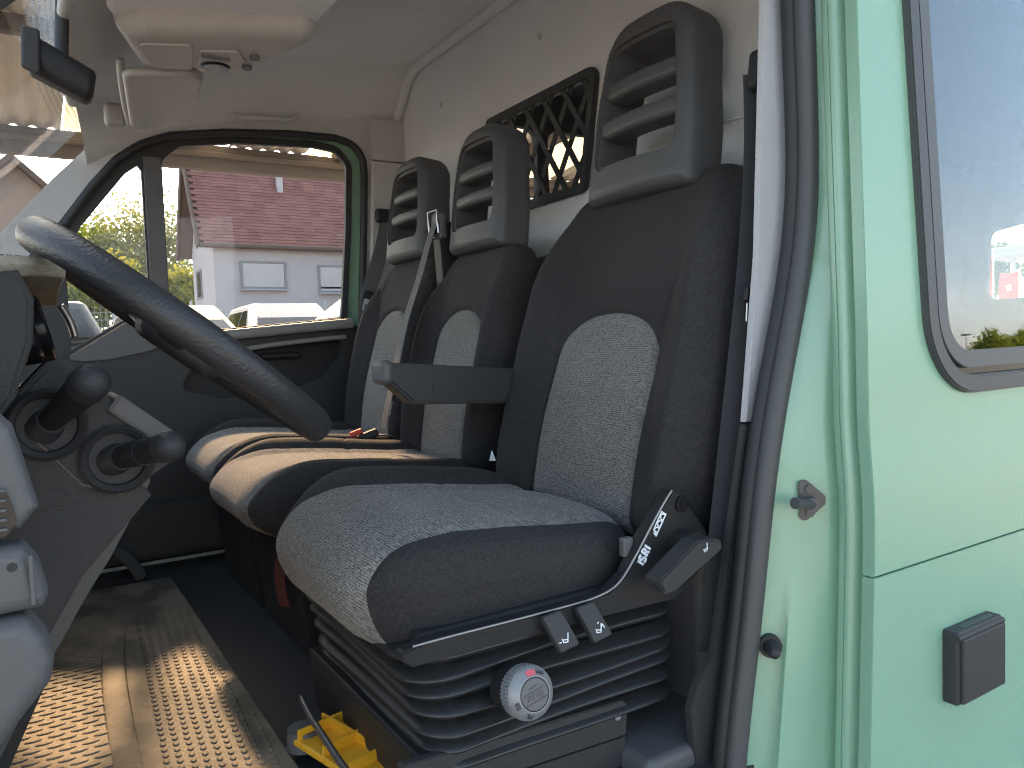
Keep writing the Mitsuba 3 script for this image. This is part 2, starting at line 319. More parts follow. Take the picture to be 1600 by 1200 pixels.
def ceil(u, v):
    x = .10 + 1.105 * u + (.10 * (1 - u) * (np.abs(v - .5) * 2) ** 2.2); y = .06 + 1.93 * v
    return np.stack([x, y, ceil_z(x, y)], -1)
part(VAN, 'headliner', grid(ceil, 50, 70), 'headcloth', True, 'beige grey roof lining')
part(VAN, 'headliner_moulding', sweep(np.array([(1.185, y, float(ceil_z(1.185, y)) - .012) for y in np.linspace(.2, 1.95, 40)]), circ(.016, 12)), 'headcloth', True)
part(VAN, 'header_trim', sweep(np.array([(.10 + .10 * (abs(v - .5) * 2) ** 2.2, .06 + 1.93 * v, float(ceil_z(.10 + .10 * (abs(v - .5) * 2) ** 2.2, .06 + 1.93 * v)) - .004) for v in np.linspace(.05, .86, 50)]), circ(.012, 12)), 'trim_grey', True)
part(VAN, 'roof', plateZ([(.06, .05), (5.2, .05), (5.2, 2.0), (.06, 2.0)], 2.56, 2.60), 'paint_green')
OPEN = Polygon([(-.30, 1.42), (-.12, 1.60), (.0, 1.735), (.12, 1.885), (.20, 2.0), (.27, 2.085), (.34, 2.137), (.42, 2.170), (.58, 2.198), (.8, 2.218), (.95, 2.222), (1.02, 2.205), (1.05, 2.16), (1.052, 2.10), (1.04, 1.9), (1.018, 1.6), (.995, 1.3), (.95, .87), (-.30, .87)]).buffer(-.07, quad_segs=12).buffer(.07, quad_segs=12)
SIDE = Polygon([(-.62, 1.16), (-.30, 1.545), (-.037, 1.851), (.10, 2.015), (.18, 2.10), (.218, 2.165), (.225, 2.25), (.222, 2.42), (1.21, 2.46), (1.21, .80), (-.62, .80)])
part(VAN, 'far_side_trim', plateY(SIDE.difference(OPEN), 1.945, 1.975, .004), 'trim_grey', 30)
scr = np.array([.305, 1.944, 2.145])
part(VAN, 'trim_cap', cyl((.247, 1.946, 2.055), (.247, 1.9425, 2.055), .012, k=24), 'trim_grey', 30)
part(VAN, 'far_pillar_trim', cat(plateY(rounded([(1.075, 2.155), (1.075, 2.30), (1.215, 2.30), (1.215, 2.155)], .01), 1.915, 1.95, .006), plateY(rounded([(1.03, .85), (1.035, 1.55), (1.062, 1.9), (1.074, 2.151), (1.21, 2.151), (1.21, .85)], .008), 1.915, 1.95, .006)), 'trim_grey', 30)
oc = np.asarray(OPEN.exterior.coords)[:-1]
part(VAN, 'far_door_seal', sweep(np.column_stack([oc[:, 0], np.full(len(oc), 1.943), oc[:, 1]])[::1], circ(.013, 10), up=(0, 1, 0), close=True), 'rubber', True)
# near windscreen pillar, above the open door
NP = Polygon([(-.62, 1.05), (-.30, 1.44), (0, 1.785), (.12, 1.90), (.27, 2.09), (.42, 2.20), (1.1, 2.26), (1.1, 2.58), (.15, 2.58), (.1, 2.18), (-.04, 2.03), (-.50, 1.50), (-.75, 1.2)])
part(VAN, 'near_windscreen_pillar', plateY(NP, .06, .125, .012), 'plastic_dark', 40)
# windscreen and its dotted edge band
def ws(u, v):
    y = .10 + 1.86 * u; bow = .10 * (1 - (np.abs(u - .5) * 2) ** 2.2)
    top = np.stack([.20 - bow, y, np.full(u.shape, 2.19)], -1); bot = np.stack([-.62 - .18 * (1 - (np.abs(u - .5) * 2) ** 2), y, np.full(u.shape, 1.30)], -1)
    return bot + (top - bot) * v[..., None]
WS = part(VAN, 'windscreen', grid(ws, 24, 24), 'glass_cab', True)
def frit():
    ms = []
    for r in range(5):
        for c in range(120):
            u, v = (c + .5 * (r % 2)) / 120, .985 - .011 * r
            p = ws(np.array([u]), np.array([v]))[0] - [0.004, 0, -.004]
            s = .0042 - .0006 * r
            ms.append(frame(trimesh.creation.box((s * 2, s * 2, .001)), p, unit((.85, 0, .92)), (0, 1, 0), np.cross(unit((.85, 0, .92)), (0, 1, 0))))
    return cat(*ms)
part(WS, 'dot_band', frit(), 'gloss_black', False, kind='stuff')

# far door with its windows
PD = part(VAN, 'passenger_door', plateY(OPEN.buffer(.014).difference(Polygon([(.37, 1.50), (.38, 2.13), (.45, 2.172), (.62, 2.195), (.90, 2.208), (.98, 2.19), (1.012, 2.14), (.995, 1.9), (.968, 1.62), (.95, 1.56)])).difference(Polygon([(.10, 1.47), (.10, 1.80), (.15, 1.895), (.29, 2.085), (.34, 2.11), (.345, 1.47)])), 1.978, 2.0, .004), 'paint_green_flat', 30, 'passenger door with closed window, green frame and dark lining')
W1 = Polygon([(.392, 1.50), (.394, 2.098), (.45, 2.145), (.62, 2.172), (.88, 2.186), (.955, 2.178), (.992, 2.135), (.978, 1.9), (.95, 1.62), (.93, 1.55)]).buffer(-.045, quad_segs=12).buffer(.045, quad_segs=12)
W2 = Polygon([(.118, 1.520), (.118, 1.80), (.165, 1.885), (.29, 2.048), (.325, 2.075), (.335, 2.06), (.335, 1.64), (.29, 1.622)])
part(PD, 'window_seal', plateY(W1.buffer(.022, quad_segs=8).union(W2.buffer(.026)).union(sbox(.33, 1.5, .40, 2.12)).union(OPEN.buffer(.004).intersection(sbox(-.4, 1.40, .52, 2.3))).difference(W1).difference(W2), 1.955, 1.977, .004), 'rubber', 30)
part(PD, 'window_post', plateY([(.340, 1.50), (.340, 2.10), (.392, 2.10), (.388, 1.50)], 1.940, 1.954, .005), 'plastic_mid', 30)
def pane(poly, y):
    v, f = trimesh.creation.triangulate_polygon(poly, engine='earcut'); return trimesh.Trimesh(np.column_stack([v[:, 0], np.full(len(v), y), v[:, 1]]), f, process=False)
for w in (W1, W2): part(PD, 'glass', pane(w.buffer(.008), 1.972), 'glass_cab', False)
POCK = rounded([(.40, 1.385), (.44, 1.455), (.62, 1.497), (.80, 1.515), (.925, 1.525), (.925, 1.47), (.86, 1.40), (.74, 1.365), (.52, 1.35)], .02)
DT = Polygon([(-.25, 1.40), (.02, 1.45), (.105, 1.497), (.29, 1.614), (.36, 1.606), (.43, 1.548), (.56, 1.545), (.97, 1.578), (1.0, 1.56), (.975, 1.3), (.93, .88), (-.25, .88)])
LN = part(PD, 'lining', plateY(DT.difference(POCK), 1.895, 1.955, .012), 'plastic_dark', 40)
part(LN, 'mirror_corner', plateY(rounded([(.100, 1.492), (.29, 1.611), (.358, 1.603), (.40, 1.535), (.31, 1.506), (.21, 1.487), (.14, 1.484)], .006), 1.884, 1.897, .004), 'plastic_mid', 40)
part(LN, 'pocket_back', plateY(POCK.buffer(.01), 1.940, 1.954), 'plastic_black', 30)
rail = np.array([(.43, 1.902, 1.542), (.56, 1.902, 1.551), (.80, 1.902, 1.569), (.955, 1.902, 1.580)])
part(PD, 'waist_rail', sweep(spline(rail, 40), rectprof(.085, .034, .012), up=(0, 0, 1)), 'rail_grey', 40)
mat('rail_grey', P((.20, .19, .18), .5))  # waist rail grey, shared by the strip that imitates a sunlit band
part(PD, 'inner_sill_seal', sweep(spline(rail + [0, .044, .012], 40), rectprof(.012, .02, .005), up=(0, 0, 1)), 'rubber', 40)
part(LN, 'added_sun_band', sweep(spline([(.54, 1.892, 1.490), (.62, 1.892, 1.507), (.74, 1.892, 1.520), (.86, 1.892, 1.530), (.935, 1.892, 1.534)], 30), rectprof(.03, .016, .006), up=(0, 0, 1)), 'rail_grey', 40)  # added pale strip; its lighter grey imitates sunlight along the pocket top
part(PD, 'pull_handle', rbox((.72, 1.925, 1.478), (.13, .03, .022), .01), 'plastic_black', 40)
part(PD, 'door_bin', plateY(rounded([(.16, .90), (.20, 1.052), (.55, 1.045), (.90, 1.06), (.90, .90)], .03), 1.84, 1.896, .012), 'plastic_dark', 40)
# load space behind the bulkhead: dark walls, far windows, rear door
FARW = [rounded([(1.36, 1.62), (1.36, 2.37), (1.835, 2.37), (1.835, 1.62)], .05), rounded([(1.89, 1.62), (1.89, 2.37), (2.85, 2.37), (2.85, 1.62)], .05)]
fw = sbox(1.06, .35, 5.2, 2.56)
for w in FARW: fw = fw.difference(w)
part(VAN, 'far_load_wall', plateY(fw, 1.996, 2.03), 'cargo_grey')
for w in FARW: part(VAN, 'far_load_window', pane(w, 2.01), 'glass', False)
RWIN = rounded([(1.10, 1.655), (1.86, 1.655), (1.84, 2.075), (1.12, 2.19)], .05)
part(VAN, 'rear_door', plateX(sbox(.05, .4, 2.0, 2.56).difference(RWIN), 5.15, 5.19), 'cargo_grey')
part(VAN, 'load_floor', plateZ([(1.2, .05), (5.2, .05), (5.2, 2.0), (1.2, 2.0)], .72, .80), 'cargo_grey')
part(VAN, 'load_ceiling', plateZ([(1.23, .07), (5.15, .07), (5.15, 1.99), (1.23, 1.99)], 2.50, 2.52), 'cargo_grey')
part(VAN, 'load_side_lining', plateY(sbox(1.23, .8, 5.15, 2.5).difference(WIN.buffer(-.03)), .075, .085), 'cargo_grey')

# grille over the bulkhead window
GL = thing('window_grille', 'black diamond mesh grille over the bulkhead window', 'grille')
part(GL, 'frame', plateX(GR.difference(GR.buffer(-.024)), 1.184, 1.200, .005), 'grille_black', 30)
gi = GR.buffer(-.018)
for s in (-1, 1):
    for k in range(-8, 18):
        y0 = .80 + k * .086
        ln = LineString([(y0, 1.80), (y0 + s * .47 * .70, 1.80 + .47)])
        bar = ln.buffer(.0082, cap_style=2).intersection(gi)
        if bar.is_empty or bar.geom_type != 'Polygon' or bar.area < 2e-4: continue
        part(GL, 'bar', plateX(bar, 1.1885 if s > 0 else 1.1925, 1.192 if s > 0 else 1.196), 'grille_black', 30)

# ------------------------------------------------------------------ roof fittings
VS = thing('sun_visor', 'beige passenger sun visor folded against the roof lining', 'sun visor')
def quad_plate(a, b, c, d, th, r=.02):
    """rounded plate through four roughly coplanar corners"""
    a, b, c, d = map(np.asarray, (a, b, c, d)); o = (a + b + c + d) / 4; ex = unit(d - a + c - b); n = unit(np.cross(ex, b - a + c - d)); ey = np.cross(n, ex)
    pts = [((p - o) @ ex, (p - o) @ ey) for p in (a, b, c, d)]
    return frame(pillow(rounded(pts, r), th, th * .45), o - n * th / 2, ex, ey, n)
vq = [(.209, 1.182, 2.100), (.272, 1.62, 2.096), (.402, 1.506, 2.104), (.367, 1.130, 2.106)]
put(VS + '__flap', quad_plate(*vq, .022, .03), 'console_plastic', 40)
part(VS, 'hinge_rod', tube([(.205, 1.16, 2.112), (.235, 1.40, 2.112), (.272, 1.63, 2.108)], .008), 'console_plastic', True)
part(VS, 'hinge_block', rbox((.24, 1.655, 2.135), (.05, .04, .06), .012), 'console_plastic', 40)
part(VS, 'clip', rbox((.385, 1.10, 2.14), (.035, .05, .05), .01), 'console_plastic', 40)
CO = thing('overhead_console', 'beige overhead console with reading lamp and lid on the roof lining', 'overhead console')
put(CO + '__body', frame(pillow(rounded([(.175, .985), (.24, 1.165), (.46, 1.085), (.53, .86), (.50, .82), (.22, .93)], .03), .06, .040, r_back=.01), (0, 0, 2.098)), 'console_plastic', 40)
part(CO, 'shelf', frame(pillow(rounded([(.165, .10), (.165, .97), (.25, 1.13), (.45, 1.06), (.525, .85), (.56, .10)], .05), .24, .012, r_back=.01), (0, 0, 2.136)), 'headcloth', 40)
part(CO, 'storage_lid', plateZ(rounded([(.222, 1.0), (.262, 1.125), (.335, 1.10), (.312, .962)], .012), 2.0945, 2.100, .002), 'console_plastic', 30)
LP = part(CO, 'lamp_panel', plateZ(rounded([(.345, 1.105), (.328, .985), (.398, .955), (.42, 1.0), (.405, 1.075)], .012), 2.0935, 2.100, .002), 'console_plastic', 30)
part(LP, 'lens', lathe([(0, 0), (.026, 0), (.030, .004), (.030, .010), (0, .010)], (.372, 1.055, 2.089), (0, 0, 1)), 'gloss_black', 30)
part(LP, 'switch_bar', rbox((.362, 1.0, 2.0925), (.055, .012, .006), .002), 'plastic_light', 40)
part(CO, 'button', cyl((.432, .972, 2.100), (.432, .972, 2.091), .010, k=20), 'plastic_mid', 30)
part(CO, 'button', cyl((.432, 1.035, 2.100), (.432, 1.035, 2.091), .010, k=20), 'plastic_mid', 30)
MR = thing('rear_view_mirror', 'black rear view mirror housing at the top of the windscreen', 'mirror')
mq = [np.array(q) for q in ((.034, .95, 2.078), (.036, .95, 2.008), (.133, .95, 1.962), (.144, .95, 2.020))]
mo = sum(mq) / 4
mp = rounded([(q[0] - mo[0], q[2] - mo[2]) for q in mq], .012)
put(MR + '__housing', frame(pillow(mp, .07, .022), mo + [0, .07, 0], (1, 0, 0), (0, 0, 1), (0, -1, 0)), 'plastic_black', 40)
part(MR, 'side_cover', frame(pillow(rounded([(-.062, -.012), (-.058, .060), (-.030, .056), (-.034, -.026)], .006), .012, .005), mo + [0, .003, 0], (1, 0, 0), (0, 0, 1), (0, -1, 0)), 'plastic_dark', 40)
part(MR, 'stem', tube([(.09, 1.02, 2.04), (.095, 1.03, 2.11), (.10, 1.03, 2.17)], .012), 'plastic_dark', True)
hd = spline([(.595, 1.935, 2.268), (.63, 1.915, 2.247), (.71, 1.910, 2.252), (.79, 1.915, 2.258), (.82, 1.935, 2.283)], 30)
put(thing('grab_handle', 'grey grab handle above the passenger door', 'grab handle'), sweep(hd, circ(.011, 12, .008)), 'trim_grey', True)
el = np.array([(.80 + .135 * np.cos(a), 1.12 + .16 * np.sin(a)) for a in np.linspace(0, 2 * np.pi, 61)[:-1]])
RV = thing('ceiling_panel', 'oval recessed panel in the roof lining above the middle seat', 'ceiling panel')
put(RV + '__rim', sweep(np.array([(x, y, float(ceil_z(x, y)) - .003) for x, y in el]), circ(.006, 8), close=True), 'headcloth', True)
el2 = np.array([.8, 1.12]) + (el - [.8, 1.12]) * .62
part(RV, 'cover', sweep(np.array([(x, y, float(ceil_z(x, y)) - .002) for x, y in el2]), circ(.004, 8), close=True), 'headcloth', True)
put(thing('visor_clip', 'dark visor clip above the overhead console', 'clip'), frame(pillow(rounded([(-.014, -.03), (.016, -.03), (.012, .04), (-.010, .04)], .008), .018, .006), (.245, 1.10, 2.222), (1, 0, .1), (0, -.8, .6), (-.1, 0, 1)), 'plastic_mid', 40)

# ------------------------------------------------------------------ seats
def groove(line, xy, d, w): return d * np.exp(-(dist(line, xy) / w) ** 2)
def make_seat(name, label, X0, L, Yc, W, ztop, tilt, Hb, ob, lean_deg, headname='headrest', hw=.132, hh=.335, res=.008, cr=.085, thk=.135, near=.026, hdx=0, hup=0, bw=1.0, top=.60, bdy=0):
    s = thing(name, label, 'seat')
    # cushion: x along the van, y across
    th = thk
    out = rounded([(0, -W / 2), (0, W / 2), (L, W / 2 - .015), (L, -W / 2 + .015)], cr, 12)
    iw = W / .50
    ins = Polygon([(-.2, -.200), (.02, -.200), (.08, -.180), (.17, -.162), (L + .2, -.150), (L + .2, .150), (.17, .155), (.08, .166), (.02, .185), (-.2, .190)])
    ins = shapely.affinity.scale(ins, 1, iw, origin=(0, 0)).buffer(.03, quad_segs=6).buffer(-.03)
    seam = LineString(list(ins.exterior.coords)[:]); seam2 = LineString([(L * .62, -.2), (L * .56, 0), (L * .62, .2)])
    def wc(v):
        x, y, z = v[:, 0].copy(), v[:, 1].copy(), v[:, 2].copy(); t = np.clip(z / th, 0, 1); xy = v[:, :2]
        b = np.where(y > 0, .042, near) * sstep(.45, .82, np.abs(y) / (W / 2)) * sstep(-.02, .16, x) - .014 * sstep(.84, 1.0, np.abs(y) / (W / 2))
        puff = .010 * (1 - (np.clip(np.abs(y), 0, .16) / .16) ** 2)
        z += t * (b + puff - .028 * np.clip((.13 - x) / .13, 0, 1) ** 2 - .035 * sstep(.12, L, x) - groove(seam, xy, .006, .006) - groove(seam2, xy, .003, .006) * (np.abs(y) < .165))
        x -= .018 * np.sin(np.pi * np.clip(t, 0, 1)) * np.clip((.12 - x) / .12, 0, 1)
        x += .050 * (1 - t) ** 1.5 * np.clip((.16 - x) / .16, 0, 1)
        yy = y * (1 - .05 * (1 - t))
        z += t * (.004 * (meshkit.fbm(np.column_stack([x * 9, y * 9, x * 0]), 3, 3) - .5))
        return np.column_stack([x, yy, z + (t * tilt * (-x)) ])
    M = pillow(out, th, .050, 7, .052).refine_to_length(res)
    # cut first so that the seam is crisp, then shape both pieces alike
    cut = ext(ins, .5).translate([0, 0, -.2])
    inn, oth = M.split(cut)
    o = (X0, Yc, ztop - th)
    c = put(s + '__cushion', frame(inn.refine_to_length(res).warp_batch(wc), o), 'cloth_grey', 50)
    for q in oth.decompose(): part(c, 'side_bolster', frame(q.refine_to_length(res).warp_batch(wc), o), 'cloth_black', 50)
    # backrest: y across, h up the back
    a = math.radians(lean_deg); H = np.array([math.sin(a), 0, math.cos(a)]); N = np.array([math.cos(a), 0, -math.sin(a)])
    w2 = W / 2 * bw
    bo = rounded([(-w2 * .90, -.03), (-w2 * .99, .10), (-w2 * 1.0, .30), (-w2 * (.60 + .40 * top), Hb * .78), (-w2 * top, Hb), (w2 * top, Hb), (w2 * (.60 + .40 * top), Hb * .78), (w2, .30), (w2 * .99, .10), (w2 * .90, -.03)], .065, 10).convex_hull
    tb = .115
    t_ = np.linspace(0, np.pi, 41); aw = .150 * min(bw, 1.07) * W / .5 / 1.07
    arch = Polygon([(-aw * .96, -.3), (-aw, .20), (-aw * .985, .292)] + [(-aw * .985 * math.copysign(abs(math.cos(q)) ** .9, math.cos(q)), .292 + .086 * math.sin(q)) for q in t_[1:-1]] + [(aw * .985, .292), (aw, .20), (aw * .96, -.3)])
    seamb = LineString(arch.exterior.coords); side1 = LineString([(aw, -.1), (aw * .99, .30), (aw * 1.10, .42), (aw * 1.35, .50)]); side2 = LineString([(-aw, -.1), (-aw * .99, .30), (-aw * 1.10, .42), (-aw * 1.35, .50)])
    def wb(v):
        y, h, t = v[:, 0], v[:, 1], v[:, 2]; f = np.clip(1 - t / tb, 0, 1); xy = v[:, :2]
        hwid = np.interp(h, [0, .3, Hb * .8, Hb], [w2, w2, w2 * .95, w2 * .75])
        bol = .045 * sstep(.55, .90, np.abs(y) / hwid) * sstep(Hb, Hb * .62, h) - .018 * sstep(.88, 1.0, np.abs(y) / hwid)
        lum = .016 * np.exp(-((h - .14) / .14) ** 2) * (1 - (np.clip(np.abs(y) / w2, 0, 1)) ** 2)
        g = groove(seamb, xy, .006, .006) + groove(side1, xy, .005, .007) + groove(side2, xy, .005, .007)
        t2 = t - f * (bol + lum - g) + .02 * sstep(Hb * .7, Hb, h) * f
        t2 += .005 * f * (meshkit.fbm(np.column_stack([y * 8, h * 8, h * 0]), 3, 5) - .5)
        return np.column_stack([y, h, t2])
    M = pillow(bo, tb, .045, 7, .035).refine_to_length(res)
    cut = ext(arch, .075).translate([0, 0, -.02])
    inn, oth = M.split(cut)
    ax = dict(ex=(0, 1, 0), ey=H, ez=N)
    ob = np.array([ob[0], Yc + bdy, ob[1]])
    bkey = put(s + '__backrest', frame(oth.refine_to_length(res).warp_batch(wb), ob, **ax), 'cloth_black', 50)
    part(bkey, 'grey_panel', frame(inn.refine_to_length(res).warp_batch(wb), ob, **ax), 'cloth_grey', 50)
    # headrest with slats
    a2 = math.radians(lean_deg * .5); H2 = np.array([math.sin(a2), 0, math.cos(a2)]); N2 = np.array([math.cos(a2), 0, -math.sin(a2)])
    hbase = ob + H * (Hb - .012 + hup) + N * .004 + np.array([hdx, 0, 0])
    outh = rounded([(-hw, 0), (-hw * .985, hh * .35), (-hw * .80, hh), (hw * .80, hh), (hw * .985, hh * .35), (hw, 0)], .082, 12)
    outh = outh.union(rounded([(-hw, 0), (-hw * .99, hh * .3), (hw * .99, hh * .3), (hw, 0)], .012)).convex_hull
    hole = rounded([(-hw * .73, hh * .20), (-hw * .70, hh * .5), (-hw * .56, hh * .84), (hw * .56, hh * .84), (hw * .70, hh * .5), (hw * .73, hh * .20)], .022, 6)
    td = .105
    H0 = pillow(outh, td, .026, 6, .030)
    hc = [ext(hole, td + .1).translate([0, 0, -.05])]
    for i in range(4): hc.append(ext(hole.buffer(.010 * (1 - math.sin(i / 4 * math.pi / 2))), .011 * (1 - (i + 1) / 4) + .012).translate([0, 0, -.012]))
    H0 = (H0 - M3.batch_boolean(hc, m3.OpType.Add)).refine_to_length(.02)
    wh = lambda v: np.column_stack([v[:, 0], v[:, 1], v[:, 2] + .10 * v[:, 0] ** 2 / .13 + .06 * np.clip(v[:, 1] - hh * .55, 0, 1)])
    ax2 = dict(ex=(0, 1, 0), ey=H2, ez=N2)
    hr = put(s + '__headrest', frame(H0.warp_batch(wh), hbase, **ax2), 'head_plastic', 40)
    for i, f in enumerate((.42, .63)):
        wd = hw * np.interp(f, [.2, .5, .84], [.73, .70, .56]) * 2 + .02
        sl = rbox((0, hh * f, .036), (wd, hh * .105, .058), .013).refine_to_length(.02)
        part(hr, 'slat', frame(sl.warp_batch(wh), hbase, **ax2), 'head_plastic', 40)
    part(hr, 'neck', frame(rbox((0, .0, .078), (hw * 1.2, .10, .036), .015), hbase, **ax2), 'head_plastic', 40)
    return s, ob, H, N
mat('head_plastic', bump(P((.066, .066, .068), .5, specular=.45), grain, .0004, 6e-4))
DS, dob, dH, dN = make_seat('driver_seat', 'nearest seat, the driver\'s, dark with grey panels on a folded black suspension base', .340, .51, .497, .50, 1.238, 0, .665, (.872, 1.185), 16.0, cr=.125, thk=.172, near=-.010, hw=.152, hh=.372, hdx=-.030, hup=-.030, bw=1.12, top=.87, bdy=.024)
MS, mob, mH, mN = make_seat('middle_seat', 'middle seat between the driver seat and the window seat, dark with grey panels', .345, .55, 1.075, .42, 1.245, 0, .555, (.868, 1.215), 12.5, hw=.132, hh=.318, hdx=-.022, hup=-.006, top=.72)
PS, pob, pH, pN = make_seat('passenger_seat', 'farthest seat beside the passenger door, dark with grey panels', .365, .54, 1.50, .42, 1.262, 0, .555, (.868, 1.235), 12.5, hw=.132, hh=.308, hdx=-.022, hup=-.006, top=.72)
# bench frame below the two passenger seats
for k, y0, y1 in ((MS, .90, 1.27), (PS, 1.32, 1.70)):
    part(k, 'base', plateY([(.47, .848), (.44, 1.10), (.86, 1.10), (.86, .848)], y0, y1, .01), 'plastic_black', 30)
part(MS, 'latch_strap', ribbon(spline([(.437, .985, 1.055), (.432, .985, 1.00), (.44, .985, .95)], 12), .032, .006, (.4, -.9, 0)), 'rust_red', 40, 'dull red strap under the middle seat')
# driver's seat: armrest, side bracket, levers, suspension
ar = rounded([(.600, 1.432), (.612, 1.466), (.95, 1.436), (.95, 1.36), (.66, 1.378)], .02)
part(DS, 'fabric_tag', plateX([(.772, 1.242), (.788, 1.262), (.800, 1.238)], .850, .8515), 'print_white', 30, 'small white fabric tag between the seats')
AR = part(DS, 'armrest', plateY(ar, .765, .825, .016), 'plastic_dark', 40)
part(AR, 'end_cap', rbox((.606, .795, 1.446), (.03, .062, .05), .014), 'plastic_mid', 40)
part(AR, 'seam', plateY([(.70, 1.400), (.705, 1.4225), (.95, 1.4005), (.95, 1.378), (.72, 1.397)], .762, .766, .001), 'plastic_dark', 30)
BR = part(DS, 'side_bracket', plateY(rounded([(.36, 1.118), (.385, 1.098), (.70, 1.094), (.835, 1.090), (.888, 1.125), (.905, 1.185), (.872, 1.225), (.862, 1.250), (.832, 1.262), (.760, 1.190), (.735, 1.150), (.70, 1.128), (.60, 1.124), (.41, 1.128)], .008), .212, .236, .006), 'plastic_black', 40)
edge = spline([(.385, .211, 1.126), (.47, .211, 1.1262), (.55, .211, 1.1255), (.62, .211, 1.1255), (.68, .211, 1.128), (.715, .211, 1.138), (.742, .211, 1.162), (.79, .211, 1.220), (.828, .211, 1.262)], 60)
part(BR, 'metal_edge', sweep(edge, rectprof(.0028, .0034, .001), up=(0, 1, 0)), 'alu_edge', 30, 'bright metal edge of the seat side bracket')
part(BR, 'bolt', cat(cyl((.848, .213, 1.239), (.848, .208, 1.239), .013, k=24), cyl((.848, .209, 1.239), (.848, .206, 1.239), .006, k=6)), 'gloss_black', 30)
td_ = unit((.043, 0, .062)); tn_ = np.cross((0, 1, 0), td_)
glyph = {'I': [[(0, 0), (0, 1)]], 'S': [[(.55, .85), (.42, 1), (.12, 1), (0, .85), (0, .66), (.12, .54), (.44, .46), (.55, .34), (.55, .15), (.42, 0), (.12, 0), (0, .15)]],
         'R': [[(0, 0), (0, 1), (.38, 1), (.54, .87), (.54, .63), (.38, .5), (0, .5)], [(.28, .5), (.57, 0)]]}
def brand(txt, h, w):
    g, x = [], 0
    for ch in txt:
        for q in glyph[ch]: g.append(LineString([(x + a * h * .8, b * h) for a, b in q]).buffer(w / 2, cap_style=2, join_style=1))
        x += (.30 if ch == 'I' else .80) * h
    u = shapely.union_all(g); return shapely.affinity.translate(u, -x / 2 + .1 * h, -h / 2)
bu = brand('ISRI', .0135, .0036)
part(BR, 'lettering', frame(cat(*[ext(q, .0012) for q in getattr(bu, 'geoms', [bu])]), (.769, .2115, 1.1725), td_, np.cross((0, -1, 0), td_), (0, -1, 0)), 'print_white', False, 'white maker lettering ISRI on the seat bracket')
def shapely_scale(m, k): m = m.copy(); m.apply_scale((k, k, 1)); return m
def emblem():
    ms = [sbox(-.017, -.0045, .014, -.0030), sbox(.012, -.0045, .0135, .0045)]
    for x in (-.010, -.001, .008): ms.append(LineString([(x - .004, -.003), (x - .003, .0015), (x, .0035), (x + .003, .0015), (x + .004, -.003)]).buffer(.0008))
    ms.append(LineString([(-.016, -.003), (-.015, .001), (-.012, -.001)]).buffer(.0009)); ms.append(LineString([(-.012, .004), (.013, .0045)]).buffer(.0007))
    return cat(*[ext(g, .0012) for m_ in ms for g in getattr(m_, 'geoms', [m_])])
part(BR, 'emblem', frame(shapely_scale(emblem(), 1.25), (.801, .2112, 1.2165), td_, np.cross((0, -1, 0), td_), np.cross(td_, np.cross((0, -1, 0), td_))), 'print_white', False)
part(BR, 'belt_anchor', rbox((.752, .232, 1.183), (.020, .014, .030), .004), 'plastic_mid', 40)
RL = part(DS, 'recline_lever', plateY(rounded([(.741, 1.151), (.820, 1.197), (.868, 1.192), (.874, 1.176), (.772, 1.130), (.752, 1.130)], .008), .150, .185, .007), 'plastic_dark', 40)
part(RL, 'pivot', cyl((.845, .18, 1.178), (.845, .215, 1.178), .022, k=28), 'plastic_black', 30)
def lines(segs, w, o, ex, ey, d=.0008):
    ms = [ext(LineString(q).buffer(w / 2, quad_segs=2), d) for q in segs]
    ex = unit(ex); ey = unit(np.asarray(ey) - np.dot(ey, ex) * ex)
    return frame(cat(*ms), o, ex, ey, np.cross(ex, ey))
seat_icon = [[(-.006, .001), (-.005, -.004), (.002, -.004), (.005, .007)], [(.002, -.004), (.003, -.001), (-.004, -.0005)]]
part(RL, 'icon', lines([[(p[0] * .9, p[1] * .9) for p in q] for q in seat_icon], .0011, (.835, .1495, 1.184), (1, 0, .4), (-.4, 0, 1)), 'print_white', False)
for x0, sg in ((.590, 0), (.648, 1)):
    n_ = unit((0, -.93, .36)); ex = unit((1, 0, -.04)); ey = np.cross(n_, ex)
    g = rounded([(-.019, .026), (.014, .030), (.034, -.020), (.000, -.026)], .004)
    lv = part(DS, 'adjust_lever', frame(pillow(g, .012, .003), np.array([x0, .200, 1.096]), ex, ey, n_), 'plastic_dark', 40)
    arrow = [[(-.012, -.003), (-.0085, -.003)]] if not sg else [[(.004, .002), (.007, .006), (.0095, .001)], [(-.001, .008), (.001, .0095)]]
    part(lv, 'icon', lines(seat_icon + arrow, .0013, np.array([x0, .200, 1.096]) + ex * .011 - ey * .009 + n_ * .0122, ex, ey), 'print_white', False)
    part(lv, 'arm', rbox((x0, .215, 1.115), (.03, .03, .014), .004), 'plastic_black', 40)
BX = part(DS, 'suspension_plate', rbox((.63, .48, 1.112), (.44, .46, .022), .008), 'plastic_black', 40)
